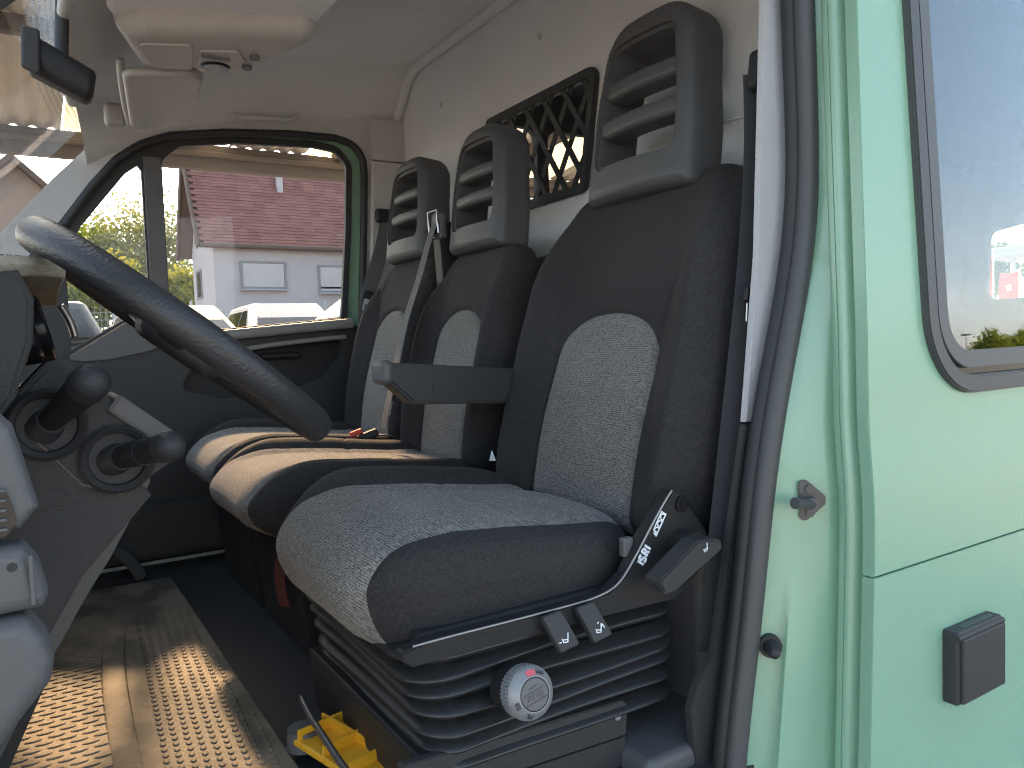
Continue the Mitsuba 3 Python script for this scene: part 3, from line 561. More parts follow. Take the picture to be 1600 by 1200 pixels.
def fold_ring(z, k, hgt=.029):
    x0, x1, y0, y1 = .395, .862, .222, .715
    big = rounded([(x0, y0), (x1, y0), (x1, y1), (x0, y1)], .06, 10)
    pts = []
    for dz, off in ((-.5, -.024), (-.30, -.011), (-.13, -.003), (-.06, -.0006), (0, 0), (.06, -.0006), (.13, -.003), (.30, -.011), (.5, -.024)):
        c = np.asarray(big.buffer(off).exterior.coords)[:-1]; pts.append(np.column_stack([c, np.full(len(c), dz * hgt)]))
    m = M3.hull_points(np.vstack(pts)).refine_to_length(.05)
    sq = (k - 2) * .006
    def w(v):
        sag = .004 * np.sin(v[:, 0] * 9 + k * 1.7) + .003 * np.sin(v[:, 1] * 11 + k)
        pull = .5 * np.exp(-((v[:, 0] - .60) / .07) ** 2) * np.exp(-((v[:, 1] - .22) / .05) ** 2) * (k in (1,)) * .012
        return np.column_stack([v[:, 0] + sq * np.exp(-((v[:, 0] - x0) / .06) ** 2), v[:, 1] + pull, v[:, 2] + z + sag])
    return m.warp_batch(w)
BL = part(DS, 'bellows_core', rbox((.63, .47, 1.03), (.39, .41, .17), .04), 'plastic_black', 40)
for k in range(7): part(BL, 'fold', fold_ring(1.094 - .0265 * k, k), 'bellows_rubber', 40)
mat('bellows_rubber', P((.020, .020, .021), .42, specular=.6))
bxp = [(.40, .962), (.735, .952), (.748, .94), (.735, .848), (.41, .848)]
SB = part(DS, 'base_box', plateY(rounded(bxp, .006), .245, .70, .006), 'plastic_black', 40)
part(SB, 'side_cover', plateY(rounded([(.37, .968), (.735, .950), (.746, .94), (.735, .848), (.385, .848)], .006), .230, .246, .004), 'plastic_dark', 40, 'dark grey cover plate of the seat base box')
part(VAN, 'step_trim', rbox((.86, .28, .858), (.26, .22, .04), .015), 'plastic_mid', 40)
part(VAN, 'seat_well_panel', rbox((.955, .52, 1.00), (.06, .56, .32), .03), 'plastic_mid', 40)
part(SB, 'box_seam', plateY([(.40, .910), (.742, .893), (.742, .8955), (.40, .9125)], .2285, .232), 'gloss_black', 30)
part(SB, 'screw', cyl((.722, .232, .930), (.722, .226, .930), .006, k=12), 'steel', 30)
# height knob
kc = np.array([.528, .175, 1.042]); kn = unit((-.05, -.97, .22)); kx = unit(np.cross((0, 0, 1), kn)); ky = np.cross(kn, kx)
def gear(r, n, d): 
    a = np.linspace(0, 2 * np.pi, n * 4, endpoint=False); rr = r + d * (np.arange(n * 4) % 4 < 2); return Polygon(np.column_stack([np.cos(a) * rr, np.sin(a) * rr]))
KN = part(DS, 'height_knob', frame(bevel_ext(gear(.0335, 46, .0014), .020, .003), kc - kn * .012, kx, ky, kn), 'knob_silver', 30, 'silver and grey height knob with a red mark')
ringm = lathe([(.0215, .0), (.0335, .0), (.0335, .006), (.030, .012), (.0225, .017), (.0215, .017)], kc + kn * .004, kn, 60)
part(KN, 'scale_ring', ringm, 'knob_silver', 30)
part(KN, 'cap', lathe([(0, 0), (.021, 0), (.021, .019), (.0195, .0215), (0, .0222)], kc, kn, 48), 'knob_grey', 30)
part(KN, 'collar', cyl(kc - kn * .05, kc - kn * .01, .030, k=36), 'plastic_black', 30)
a0, a1 = 1.35, 1.85
sect = [(math.cos(a), math.sin(a)) for a in np.linspace(a0, a1, 9)]
rm = []
for (c0, s0), (c1, s1) in zip(sect[:-1], sect[1:]):
    p = [kc + kx * r * c + ky * r * s + kn * h for (c, s) in ((c0, s0), (c1, s1)) for r, h in ((.0238, .0212), (.0302, .0169))]
    rm.append(trimesh.Trimesh(np.array([p[0], p[1], p[3], p[2]]), [[0, 1, 2], [0, 2, 3]], process=False))
part(KN, 'red_mark', cat(*rm), 'red_mark', False)
def knob_txt(t, ang, r=.0275, h=.0055):
    rad = kx * math.cos(ang) + ky * math.sin(ang); tan = np.cross(kn, rad)
    nn = unit(kn * .9 + rad * .55)
    return text_on(t, h, kc + rad * r + kn * .0196, -tan, nn * 0 + rad * .9 - kn * .5, .0006)
part(KN, 'numerals', cat(knob_txt('50', math.radians(200)), knob_txt('75', math.radians(248)), knob_txt('100', math.radians(63), h=.0045)), 'rubber', False)
def kemb(segs, w): return lines(segs, w, kc + kn * .0222, unit(kx * .97 + ky * .22), unit(ky * .97 - kx * .22), .0008)
part(KN, 'cap_relief', kemb([[(-.016, .004), (.016, .004)], [(-.016, -.009), (.016, -.009)], [(-.012, -.005), (-.011, .000), (-.007, .001), (-.006, -.005)], [(-.003, -.005), (-.003, .001), (.002, .001), (.003, -.005)], [(.006, -.005), (.006, 0), (.010, .001), (.012, -.003), (.008, -.006)], [(-.006, .009), (.006, .010)]], .0014), 'plastic_mid', False)

# ------------------------------------------------------------------ seat belts
def belt_clip(key, c, ex, ey, s=1.0):
    ez = np.cross(unit(ex), unit(ey))
    g = rounded([(-.022 * s, -.012 * s), (.022 * s, -.012 * s), (.018 * s, .014 * s), (-.018 * s, .014 * s)], .004 * s)
    part(key, 'slide', frame(pillow(g, .010, .003), c, unit(ex), unit(ey), ez), 'plastic_black', 40)
    t = rounded([(-.011 * s, -.05 * s), (.011 * s, -.05 * s), (.012 * s, -.012 * s), (-.012 * s, -.012 * s)], .004 * s).difference(sbox(-.006 * s, -.042 * s, .006 * s, -.028 * s))
    part(key, 'tongue', frame(ext(t, .0025), np.asarray(c) + ez * .003, unit(ex), unit(ey), ez), 'steel', 30)
B1 = thing('driver_belt', 'black seat belt hanging down the pillar behind the driver seat', 'seat belt')
bp = spline([(1.036, .205, 1.92), (1.030, .204, 1.74), (1.006, .203, 1.57), (.975, .203, 1.40), (.95, .203, 1.265), (.925, .203, 1.13), (.905, .203, .99)], 60)
put(B1 + '__webbing', ribbon(bp, .052, .0022, (.85, -.5, 0)), 'belt_web', 40)
part(B1, 'upper_guide', frame(pillow(rounded([(-.030, -.035), (.028, -.035), (.034, .012), (.02, .034), (-.02, .03)], .012), .022, .007), (1.040, .212, 1.925), (1, 0, 0), (0, 0, 1), (0, -1, 0)), 'plastic_black', 40)
belt_clip(B1, (.995, .196, 1.56), (1, 0, -.1), (.1, 0, 1), .9)
B2 = thing('middle_belt', 'grey seat belt running down from a guide between the two passenger seats', 'seat belt')
bp = spline([(.975, 1.255, 1.835), (.955, 1.255, 1.79), (.915, 1.25, 1.68), (.868, 1.24, 1.57), (.83, 1.225, 1.46), (.795, 1.21, 1.36), (.775, 1.205, 1.285)], 50)
put(B2 + '__webbing', ribbon(bp, .050, .0022, (.12, 1, 0)), 'belt_web_grey', 40)
GB = part(B2, 'guide', rbox((.985, 1.255, 1.822), (.028, .052, .075), .010), 'plastic_mid', 40)
part(GB, 'bracket', sweep(np.array([(.968, 1.228, 1.800), (.966, 1.228, 1.862), (.966, 1.282, 1.862), (.968, 1.282, 1.800)]), circ(.0035, 8), up=(1, 0, 0)), 'steel', True)
part(GB, 'pillar', plateY(rounded([(.985, 1.60), (.975, 1.80), (1.03, 1.86), (1.06, 1.60)], .02), 1.232, 1.280, .008), 'plastic_black', 40)
belt_clip(B2, (.800, 1.213, 1.372), (.1, 1, 0), (.22, -.02, 1), 1.1)
B3 = thing('passenger_belt', 'dark seat belt hanging beside the passenger door frame', 'seat belt')
bp = spline([(1.105, 1.885, 1.945), (1.085, 1.878, 1.86), (1.045, 1.865, 1.76), (1.005, 1.85, 1.66), (.985, 1.83, 1.55), (.975, 1.80, 1.42), (.97, 1.78, 1.30)], 50)
put(B3 + '__webbing', ribbon(bp, .050, .0022, (1, -.25, 0)), 'belt_web_grey', 40)
part(B3, 'upper_guide', rbox((1.105, 1.893, 1.955), (.075, .026, .05), .010), 'plastic_black', 40)
belt_clip(B3, (1.010, 1.842, 1.672), (1, -.2, -.3), (.35, 0, 1), 1.15)
BU = thing('belt_buckle', 'belt buckle with red button between the two passenger cushions', 'belt buckle')
put(BU + '__body', frame(rbox((0, 0, 0), (.05, .028, .022), .006), (.765, 1.285, 1.262), unit((.8, -.3, .3)), unit((.3, .95, 0)), np.cross(unit((.8, -.3, .3)), unit((.3, .95, 0)))), 'plastic_black', 40)
part(BU, 'button', frame(rbox((0, 0, 0), (.034, .020, .014), .004), (.735, 1.300, 1.270), unit((.8, -.3, .3)), unit((.3, .95, 0)), np.cross(unit((.8, -.3, .3)), unit((.3, .95, 0)))), 'red_plastic', 40)
part(BU, 'strap', ribbon(spline([(.785, 1.275, 1.262), (.83, 1.27, 1.25), (.87, 1.27, 1.20)], 12), .04, .003, (0, 1, 0)), 'belt_web', 40)

# ------------------------------------------------------------------ dashboard, column, steering wheel
D = thing('dashboard', 'dark dashboard with hooded instruments, behind the steering wheel', 'dashboard')
part(D, 'centre_console', plateY(Polygon([(-.78, 1.30), (-.35, 1.42), (-.02, 1.45), (.02, 1.43), (.03, 1.35), (.0, 1.10), (-.06, .90), (-.10, .86), (-.78, .86)]), .80, 1.20, .015), 'dash_plastic', 40)
part(D, 'passenger_dash', plateY(Polygon([(-.78, 1.30), (-.35, 1.40), (.0, 1.44), (.03, 1.41), (.03, 1.30), (-.02, 1.12), (-.15, 1.0), (-.78, 1.0)]), 1.19, 1.88, .015), 'dash_plastic', 40)
part(D, 'floor_duct', sweep(spline([(.12, 1.72, 1.00), (.17, 1.74, .96), (.22, 1.76, .91), (.245, 1.77, .86)], 16), rectprof(.03, .03, .01)), 'plastic_mid', 40)
hood = rounded([(-.45, 1.51), (-.05, 1.618), (.036, 1.622), (.052, 1.612), (.050, 1.599), (-.06, 1.592), (-.45, 1.48)], .005)
def arch_hood(m):
    m = M3(m3.Mesh(np.asarray(m.vertices, np.float32), np.asarray(m.faces, np.uint32))).refine_to_length(.02)
    return m.warp_batch(lambda v: np.column_stack([v[:, 0] - .10 * sstep(.50, .22, v[:, 1]), v[:, 1], v[:, 2] - .018 * (np.abs(v[:, 1] - .56) / .25) ** 3]))
HD = part(D, 'instrument_hood', arch_hood(plateY(hood, .30, .80, .006)), 'dash_skin', 40, 'beige lit top of the instrument hood')
st = [np.array([(.046 - .10 * sstep(.50, .22, y) + dx, y, 1.622 - .018 * (abs(y - .56) / .25) ** 3) for y in np.linspace(.31, .79, 60)]) for dx in (-.022,)]
stm = []
for q in st:
    for i in range(0, 59, 2): stm.append(cyl(q[i] , q[i + 1], .0013, k=6))
part(HD, 'stitching', cat(*stm), 'plastic_mid', True, kind='stuff')
clus = Polygon([(-.45, 1.47), (-.08, 1.58), (.0, 1.590), (.012, 1.560), (.008, 1.515), (-.01, 1.46), (-.04, 1.42), (-.10, 1.36), (-.45, 1.30)])
part(D, 'instrument_panel', plateY(clus, .27, .79, .015), 'plastic_black', 40)
gx = unit((.97, 0, .22)); gc = np.array([.020, .62, 1.540])
GA = part(D, 'gauge_bezel', lathe([(.034, -.03), (.046, -.03), (.047, .006), (.043, .010), (.038, .006), (.034, -.01)], gc, gx, 48), 'gloss_black', 35)
part(GA, 'dial', cyl(gc - gx * .03, gc - gx * .012, .0345, k=36), 'dark_glass', 30)
gc2 = gc + [-.03, -.17, -.004]
GA2 = part(D, 'gauge_bezel', lathe([(.034, -.03), (.046, -.03), (.047, .018), (.043, .022), (.038, .018), (.034, -.01)], gc2, gx, 48), 'gloss_black', 35)
part(D, 'chrome_pin', tube([(.052, .745, 1.58), (.064, .752, 1.555), (.070, .755, 1.530)], .006), 'steel', True)
# column shroud: local axes u (down-rear along the wheel plane), n (wheel normal)
wu, wn = unit((.78, 0, -.625)), unit((.625, 0, .78)); HUB = np.array([.19, .50, 1.52])
def loc(u, s, y): return HUB + wu * u - wn * s + np.array([0, y, 0])
shp = rounded([(-.115, .118), (.066, .122), (.072, .150), (.050, .215), (.010, .235), (-.04, .33), (-.13, .33)], .012)
def plateW(poly, y0, y1, b): return frame(bevel_ext(poly, y1 - y0, b), HUB + np.array([0, y1, 0]), wu, -wn, (0, -1, 0))
CL = part(D, 'column_shroud', plateW(shp, -.082, .09, .018), 'dash_plastic', 40)
part(CL, 'ignition_cover', plateW(rounded([(-.03, .112), (.070, .116), (.066, .140), (-.03, .136)], .005), -.092, .06, .008), 'plastic_mid', 40)
part(CL, 'shroud_seam', plateW(LineString([(-.08, .205), (.0, .225), (.045, .212)]).buffer(.0012), -.0835, -.06, 0), 'gloss_black', 30)
def stalk(root, knob, r):
    root, knob = np.array(root), np.array(knob); d = unit(knob - root)
    k = part(CL, 'stalk_cup', lathe([(.030, -.012), (.040, -.008), (.043, .004), (.039, .008), (.033, .004), (.028, -.02)], root + np.array([0, -.010, 0]), (0, -1, 0), 48), 'dash_plastic', 35)
    s = part(D, 'stalk', cat(cyl(root - d * .01, root + d * (np.linalg.norm(knob - root) * .55), .013, .017), cyl(root + d * (np.linalg.norm(knob - root) * .55), knob, r * .86, r)), 'plastic_black', 40)
    part(s, 'boot', cyl(root - d * .005 + [0, -.002, 0], root + d * .012 + [0, -.002, 0], .024, .016), 'rubber', 40)
    part(s, 'knob', cat(ellipsoid(knob, (r * 1.03, r * 1.03, r * 1.03), 3), cyl(knob - d * .012, knob - d * .002, r * 1.05, r * 1.03)), 'dash_plastic', 40)
stalk((.018, .425, 1.420), (.060, .32, 1.470), .0205)
stalk((.090, .425, 1.371), (.137, .32, 1.391), .0175)
kb = Polygon([(-.30, 1.40), (.0, 1.42), (.10, 1.36), (.128, 1.318), (.045, 1.228), (-.002, 1.150), (-.062, 1.055), (-.10, .95), (-.30, .95)]).buffer(-.004).buffer(.004)
part(D, 'knee_panel', plateY(kb, .424, .60, .012), 'dash_plastic', 40)
kb2 = Polygon([(-.30, 1.36), (.06, 1.36), (.148, 1.322), (.150, 1.306), (.09, 1.20), (.055, 1.148), (-.012, 1.035), (-.085, .90), (-.3, .90)])
part(D, 'console_side', plateY(kb2, .62, .70, .006), 'plastic_mid', 40, 'lighter grey console side strip behind the knee panel')
part(D, 'console_foot', plateY([(-.30, 1.10), (.02, 1.10), (.005, 1.04), (-.07, .88), (-.3, .88)], .64, .72, .008), 'dash_plastic', 40)
E1 = part(D, 'end_panel', frame(pillow(rounded([(-.14, 1.50), (-.023, 1.452), (-.013, 1.440), (.003, 1.366), (-.013, 1.348), (-.14, 1.36)], .006).convex_hull, .05, .012), (0, .20, 0), (1, 0, 0), (0, 0, 1), (0, -1, 0)), 'plastic_light', 40, 'light grey dashboard end panel with a vent')
VT = part(E1, 'vent_surround', frame(ext(rounded([(-.10, 1.398), (-.020, 1.385), (-.014, 1.36), (-.022, 1.345), (-.10, 1.345)], .008), .006), (0, .152, 0), (1, 0, 0), (0, 0, 1), (0, -1, 0)), 'gloss_black', 30)
for i in range(5): part(E1, 'vent_slat', rbox((-.052, .146, 1.352 + .0085 * i), (.062, .008, .0028), .001), 'plastic_mid', 40)
E2 = part(D, 'hinge_cover', frame(pillow(rounded([(-.14, 1.345), (-.011, 1.335), (.000, 1.317), (.006, 1.287), (.002, 1.276), (-.14, 1.272)], .006).convex_hull, .05, .014), (0, .195, 0), (1, 0, 0), (0, 0, 1), (0, -1, 0)), 'plastic_light', 40)
part(E2, 'rib', rbox((-.006, .142, 1.305), (.004, .006, .045), .0015), 'plastic_light', 40)
part(E2, 'screw_recess', cyl((-.020, .1442, 1.318), (-.020, .150, 1.318), .004, k=16), 'dash_plastic', 30)
part(D, 'kick_panel', frame(pillow(rounded([(-.16, 1.276), (-.012, 1.272), (.002, 1.25), (.007, 1.228), (.003, 1.208), (-.038, 1.160), (-.10, 1.09), (-.16, 1.08)], .01).convex_hull, .06, .016), (0, .20, 0), (1, 0, 0), (0, 0, 1), (0, -1, 0)), 'plastic_light', 40, 'light grey kick panel at the lower left')
SW = thing('steering_wheel', 'black grained steering wheel seen almost edge-on', 'steering wheel')
th_ = np.linspace(0, 2 * np.pi, 129)[:-1]
wv = unit(np.array([0, 1, 0]) + .065 * wn); wq = np.cross(wu, wv); wq = wq if wq @ wn > 0 else -wq
rim = HUB + np.outer(np.cos(th_), wu) * .219 + np.outer(np.sin(th_), wv) * .219
put(SW + '__rim', sweep(rim, circ(.0190, 24, .0212), up=wq, close=True), 'wheel_skin', True)
HB = part(SW, 'hub', frame(pillow(rounded([(-.06, -.07), (.06, -.075), (.065, .075), (-.06, .07)], .035), .036, .016), HUB - wq * .030, wu, np.cross(wq, wu), wq), 'plastic_dark', 40)
for ang in (math.radians(75), math.radians(-75), math.radians(150), math.radians(-150)):
    d = -wu * math.cos(ang) + wv * math.sin(ang)
    part(SW, 'spoke', sweep(spline([HUB + d * .05 - wq * .014, HUB + d * .14 - wq * .010, HUB + d * .218 - wq * .002], 16), rectprof(.036, .014, .006), up=wq), 'plastic_dark', 40)

# ------------------------------------------------------------------ floor mat and what lies on it
FM = thing('floor_mat', 'worn rubber floor mat with oval nubs, sunlit brown', 'floor mat')
put(FM + '__sheet', rbox((.005, .98, .8515), (.63, 1.5, .011), .004), 'mat_rubber', 40)
part(FM, 'ridge', sweep(spline([(.088, .25, .855), (.100, .70, .856), (.130, 1.25, .858), (.145, 1.36, .856)], 40), np.array([(-.026, -.004), (-.017, .0036), (.0, .0046), (.017, .0036), (.026, -.004)])), 'mat_rubber', True)
nub = trimesh.creation.icosphere(1); nub.vertices[:, 2] = np.clip(nub.vertices[:, 2], -.2, .62)
ms = []
def add_nub(x, y, a, b):
    q = nub.copy(); q.apply_scale((a, b, .0045)); q.apply_translation((x, y, .8566)); ms.append(q)
for j in range(50):
    y = .42 + j * .0205
    xr = .088 + (y - .25) * .055
    for i in range(11):
        x = xr + .042 + i * .0185
        if x > .305: continue
        add_nub(x + rng.normal(0, .0004), y + (.010 if i % 2 else 0), .0052, .0082)
for j in range(56):
    y = .40 + j * .0205
    xr = .088 + (y - .25) * .055
    for i in range(10):
        x = xr - .045 - i * .034 - (.017 if j % 2 else 0)
        add_nub(x, y, .0140, .0060)
part(FM, 'nubs', cat(*ms), 'mat_rubber', True, kind='stuff')
CK = thing('wheel_chock', 'yellow ribbed plastic wheel chock on the floor before the driver seat', 'wheel chock')
put(CK + '__tray', frame(rbox((0, 0, 0), (.105, .20, .012), .004), (.392, .475, .880), unit((1, .25, 0)), unit((-.25, 1, 0)), (0, 0, 1)), 'yellow_plastic', 40)
for i in range(3): part(CK, 'rib', frame(rbox((0, -.07 + .07 * i, .011), (.100, .005, .022), .0015), (.392, .475, .880), unit((1, .25, 0)), unit((-.25, 1, 0)), (0, 0, 1)), 'yellow_plastic', 40)
part(CK, 'rib', frame(rbox((.01, 0, .0105), (.005, .19, .020), .0015), (.392, .475, .880), unit((1, .25, 0)), unit((-.25, 1, 0)), (0, 0, 1)), 'yellow_plastic', 40)
part(CK, 'rubber_foot', cat(frame(M3.cylinder(.03, .030, .027, 32), (.345, .555, .862)), frame(M3.cylinder(.034, .016, .014, 24), (.345, .555, .862))), 'plastic_mid', 40, 'round grey foot at the end of the yellow chock')
put(thing('seat_rail_bar', 'thin black metal bar slanting over the yellow chock', 'bar'), tube([(.355, .60, .922), (.352, .555, .915), (.348, .47, .912), (.342, .36, .915), (.34, .30, .92)], .0052), 'steel_dark', True)

# ------------------------------------------------------------------ outside: ground
def ground_z(y): return .08 + .25 * sstep(3, 7, np.asarray(y, float)) + .045 * np.clip(np.asarray(y) - 4, 0, 40)
def gr(u, v):
    x = np.sign(u - .5) * (np.abs(u - .5) * 2) ** 2.2 * 700; y = np.sign(v - .5) * (np.abs(v - .5) * 2) ** 2.2 * 700
    return np.stack([x, y, ground_z(y)], -1)
put('ground', grid(gr, 90, 90), 'asphalt', True); labels['ground'] = {'kind': 'structure', 'label': 'asphalt yard sloping up gently beyond the van'}
put('grass_bank', grid(lambda u, v: np.stack([-60 + 160 * u, 25.5 + 40 * v, ground_z(25.5 + 40 * v) + .02 + .6 * sstep(0, .5, v)], -1), 20, 12), 'grass', True); labels['grass_bank'] = {'kind': 'structure', 'label': 'grass strip behind the house'}
put('meadow', grid(lambda u, v: np.stack([-300 + 800 * u, -90 - 200 * v, .10 + 1.2 * v], -1), 12, 8), 'grass', True); labels['meadow'] = {'kind': 'structure', 'label': 'green meadow mirrored in the side window'}

# canopy roof beyond the van
CP = thing('canopy', 'grey corrugated canopy roof with beam and translucent panels beyond the van', 'canopy')
xs_ = np.linspace(-9, 13, 900)
def corr(y0, y1, z0, z1, xr, th=.012):
    x = xs_[(xs_ >= xr[0]) & (xs_ <= xr[1])]; w = .028 * np.sin(x * 2 * np.pi / .19)
    return grid(lambda u, v: np.stack([np.interp(u, np.linspace(0, 1, len(x)), x), y0 + (y1 - y0) * v, z0 + (z1 - z0) * v + np.interp(u, np.linspace(0, 1, len(x)), w)], -1), len(x), 3)
part(CP, 'roof_sheet', corr(6.4, 7.4, 4.555, 4.50, (-9, 13)), 'canopy_grey', True)
PX = [(-3.1, -2.1), (.52, .80), (2.02, 2.42), (3.5, 4.2), (5.0, 6.1), (6.5, 7.6), (8.2, 9.3), (10, 11)]
e = [-9]
for a, b in PX: e += [a, b]
e.append(13)
for a, b in zip(e[::2], e[1::2]): part(CP, 'roof_sheet', corr(7.4, 10.05, 4.50, 4.195, (a, b)), 'canopy_grey', True)
for a, b in PX: part(CP, 'light_panel', corr(7.4, 10.05, 4.50, 4.195, (a, b)), 'canopy_panel', True)
part(CP, 'front_beam', rbox((2, 10.0, 4.015), (22, .14, .31), .01), 'canopy_fascia', 40)
mat('canopy_fascia', P((.10, .085, .078), .8))
part(CP, 'gutter', rbox((2, 9.89, 4.035), (22, .09, .075), .02), 'canopy_beam', 40)
part(CP, 'purlin', rbox((2, 7.4, 4.40), (22, .10, .16), .01), 'canopy_beam', 40)
part(CP, 'purlin', rbox((2, 6.45, 4.44), (22, .10, .16), .01), 'canopy_beam', 40)
for x in (-7.5, 9.5): part(CP, 'post', rbox((x, 9.9, 2.2), (.16, .16, 3.7), .01), 'canopy_beam', 40)
for x in (-6, -3.5, -1.2, 1.4, 3.9, 6.4, 8.9): part(CP, 'rafter', frame(rbox((0, 0, 0), (.10, 3.7, .16), .01), (x, 8.2, 4.29), (1, 0, 0), unit((0, 1, -.05)), unit((0, .05, 1))), 'canopy_beam', 40)

# house with red tile roof
HS = thing('house', 'white house with steep red tiled roof and closed shutters', 'house')
hx0, hx1, hy0, hy1, zb, ze, zr = 4.20, 12.2, 20.0, 22.8, .5, 4.45, 6.75
yr = (hy0 + hy1) / 2
part(HS, 'wall', cat(rbox(((hx0 + hx1) / 2, yr, (zb + ze) / 2), (hx1 - hx0, hy1 - hy0, ze - zb), .01), plateX([(hy0 + .01, ze - .3), (hy1 - .01, ze - .3), (hy1 - .01, ze), (yr, zr - .15), (hy0 + .01, ze)], hx0 + .004, hx0 + .3)), 'wall_white', 30)
part(HS, 'plinth', rbox(((hx0 + hx1) / 2, yr, .95), (hx1 - hx0 + .06, hy1 - hy0 + .06, 1.5), .01), 'plinth', 30)
sl = unit((0, yr - hy0, zr - ze)); nr = np.array([0, -sl[2], sl[1]]); Ls = math.hypot(yr - hy0, zr - ze) + .55
xr_ = 7.45; ex0, ex1 = hx0 - .36, hx1 + .5
ey, ez = hy0 - sl[1] * .30, ze - sl[2] * .30
by = hy1 + sl[1] * .30
def slab(pts, n, t=.10): pts = np.array(pts, float); return trimesh.convex.convex_hull(np.vstack([pts, pts - unit(n) * t]))
hn = unit(np.cross(np.array([ex1, by, ez]) - [ex1, ey, ez], np.array([xr_, yr, zr]) - [ex1, ey, ez])); hn = hn if hn[2] > 0 else -hn
RF = part(HS, 'roof', cat(slab([(ex0, ey, ez), (ex1, ey, ez), (xr_, yr, zr), (ex0, yr, zr)], nr), slab([(ex0, by, ez), (ex1, by, ez), (xr_, yr, zr), (ex0, yr, zr)], nr * [1, -1, 1]), slab([(ex1, ey, ez), (ex1, by, ez), (xr_, yr, zr)], hn)), 'timber', False)
tiles = []
nrow, tw_ = 28, .205
for r in range(nrow):
    f = (r + .5) / nrow; xl, xh = ex0 + .02, xr_ + (ex1 - xr_) * f; p = np.array([0, yr, zr]) + (np.array([0, ey, ez]) - np.array([0, yr, zr])) * f + nr * .03
    nc = int((xh - xl) / tw_)
    for c in range(nc):
        x = xl + (c + .5 + .5 * (r % 2)) * tw_
        if x > xh - .06: continue
        b = trimesh.creation.box((tw_ * .985, Ls / nrow * 1.25, .026))
        tiles.append(frame(b, p + [x, 0, 0] + nr * rng.normal(0, .003), (1, 0, 0), unit(sl - nr * .16), unit(nr + sl * .16)))
part(RF, 'tiles', cat(*tiles), 'roof_tile', False, kind='stuff')
part(RF, 'ridge_cap', cyl((ex0, yr, zr + .03), (xr_, yr, zr + .03), .10, k=12), 'roof_tile', 30)
part(RF, 'hip_cap', cyl((xr_, yr, zr + .03), (ex1, ey, ez + .03), .09, k=12), 'roof_tile', 30)
for y_ in (ey, by): part(RF, 'verge_board', cat(sweep(np.array([(ex0 - .02, y_, ez - .04), (ex0 - .02, yr, zr - .03)]), rectprof(.05, .24, .005), up=(0, .3, 1))), 'timber', 30)
part(RF, 'gutter', cyl((ex0, ey - .06, ez - .03), (ex1, ey - .06, ez - .03), .06, k=10), 'timber', 30)
part(RF, 'vent_pipe', rbox((6.22, 20.85, 5.98), (.16, .16, .62), .02), 'wall_white', 30)
def shut(x0, x1, z0, z1, gap=False):
    k = part(HS, 'window', plateY(sbox(x0 - .06, z0 - .06, x1 + .06, z1 + .06).difference(sbox(x0, z0, x1, z1)), hy0 - .05, hy0 - .001, .01), 'window_frame', 30)
    n = 12
    for i in range(n):
        if gap and i == 1: continue
        z = z0 + (i + .5) * (z1 - z0) / n; part(k, 'shutter_slat', rbox(((x0 + x1) / 2, hy0 - .022, z), (x1 - x0 - .01, .016, (z1 - z0) / n * .96), .005), 'shutter', 40)
    if gap: part(k, 'pane', rbox(((x0 + x1) / 2, hy0 - .008, z0 + .12), (x1 - x0 - .02, .01, .2), .003), 'dark_glass', 30)
shut(4.90, 5.98, 3.15, 3.76); shut(6.96, 8.0, 3.06, 3.70, True)
for x0, x1, z in ((4.82, 6.06, 3.07), (6.88, 8.08, 2.98)): part(HS, 'window_sill', rbox(((x0 + x1) / 2, hy0 - .07, z), (x1 - x0, .16, .04), .01), 'plinth', 40)
part(HS, 'downpipe', cyl((hx1 - .2, hy0 - .08, .6), (hx1 - .2, hy0 - .08, ze), .05, k=10), 'timber', 30)
for y, z0, z1 in ((21.9, 2.95, 3.75), (20.95, 4.45, 5.15), (21.85, 4.45, 5.15)):
    k = part(HS, 'gable_window', plateX(sbox(y - .35, z0, y + .35, z1).difference(sbox(y - .29, z0 + .06, y + .29, z1 - .06)), hx0 - .03, hx0 + .02), 'window_frame', 30)
    part(k, 'pane', plateX(sbox(y - .29, z0 + .06, y + .29, z1 - .06), hx0 - .012, hx0 - .002), 'dark_glass', 30)
H2 = thing('far_house', 'grey roofed house gable seen through the windscreen at the left', 'house')
put(H2 + '__wall', plateY([(-4.5, .5), (-4.5, 2.6), (0, 7.0), (.95, 6.07), (.95, .5)], 25, 33), 'far_wall', 30)
mat('far_wall', P((.27, .21, .17), .9))
for q, ln in ((1, 1.5), (-1, 6.4)):
    s2 = unit((q, 0, -.97)); part(H2, 'roof', frame(trimesh.creation.box((ln, 8.8, .14)), np.array([0, 29, 7.05]) + s2 * (ln / 2 - .05), s2, (0, 1, 0), np.cross(s2, (0, 1, 0))), 'timber', 30)

# wire fence before the house
FN = thing('wire_fence', 'grey wire fence with posts in front of the house', 'fence')
fy = 18.6
for i in range(14): part(FN, 'post', rbox((-1.5 + i * 1.62, fy, 1.75), (.06, .06, 1.9), .01), 'fence_wire', 30)
part(FN, 'mesh_wires', cat(*[trimesh.creation.box((22, .008, .008), transform=trimesh.transformations.translation_matrix((9, fy, 1.0 + .16 * j))) for j in range(10)] + [trimesh.creation.box((.006, .006, 1.6), transform=trimesh.transformations.translation_matrix((-2 + .12 * j, fy, 1.75))) for j in range(183)]), 'fence_wire', False, kind='stuff')

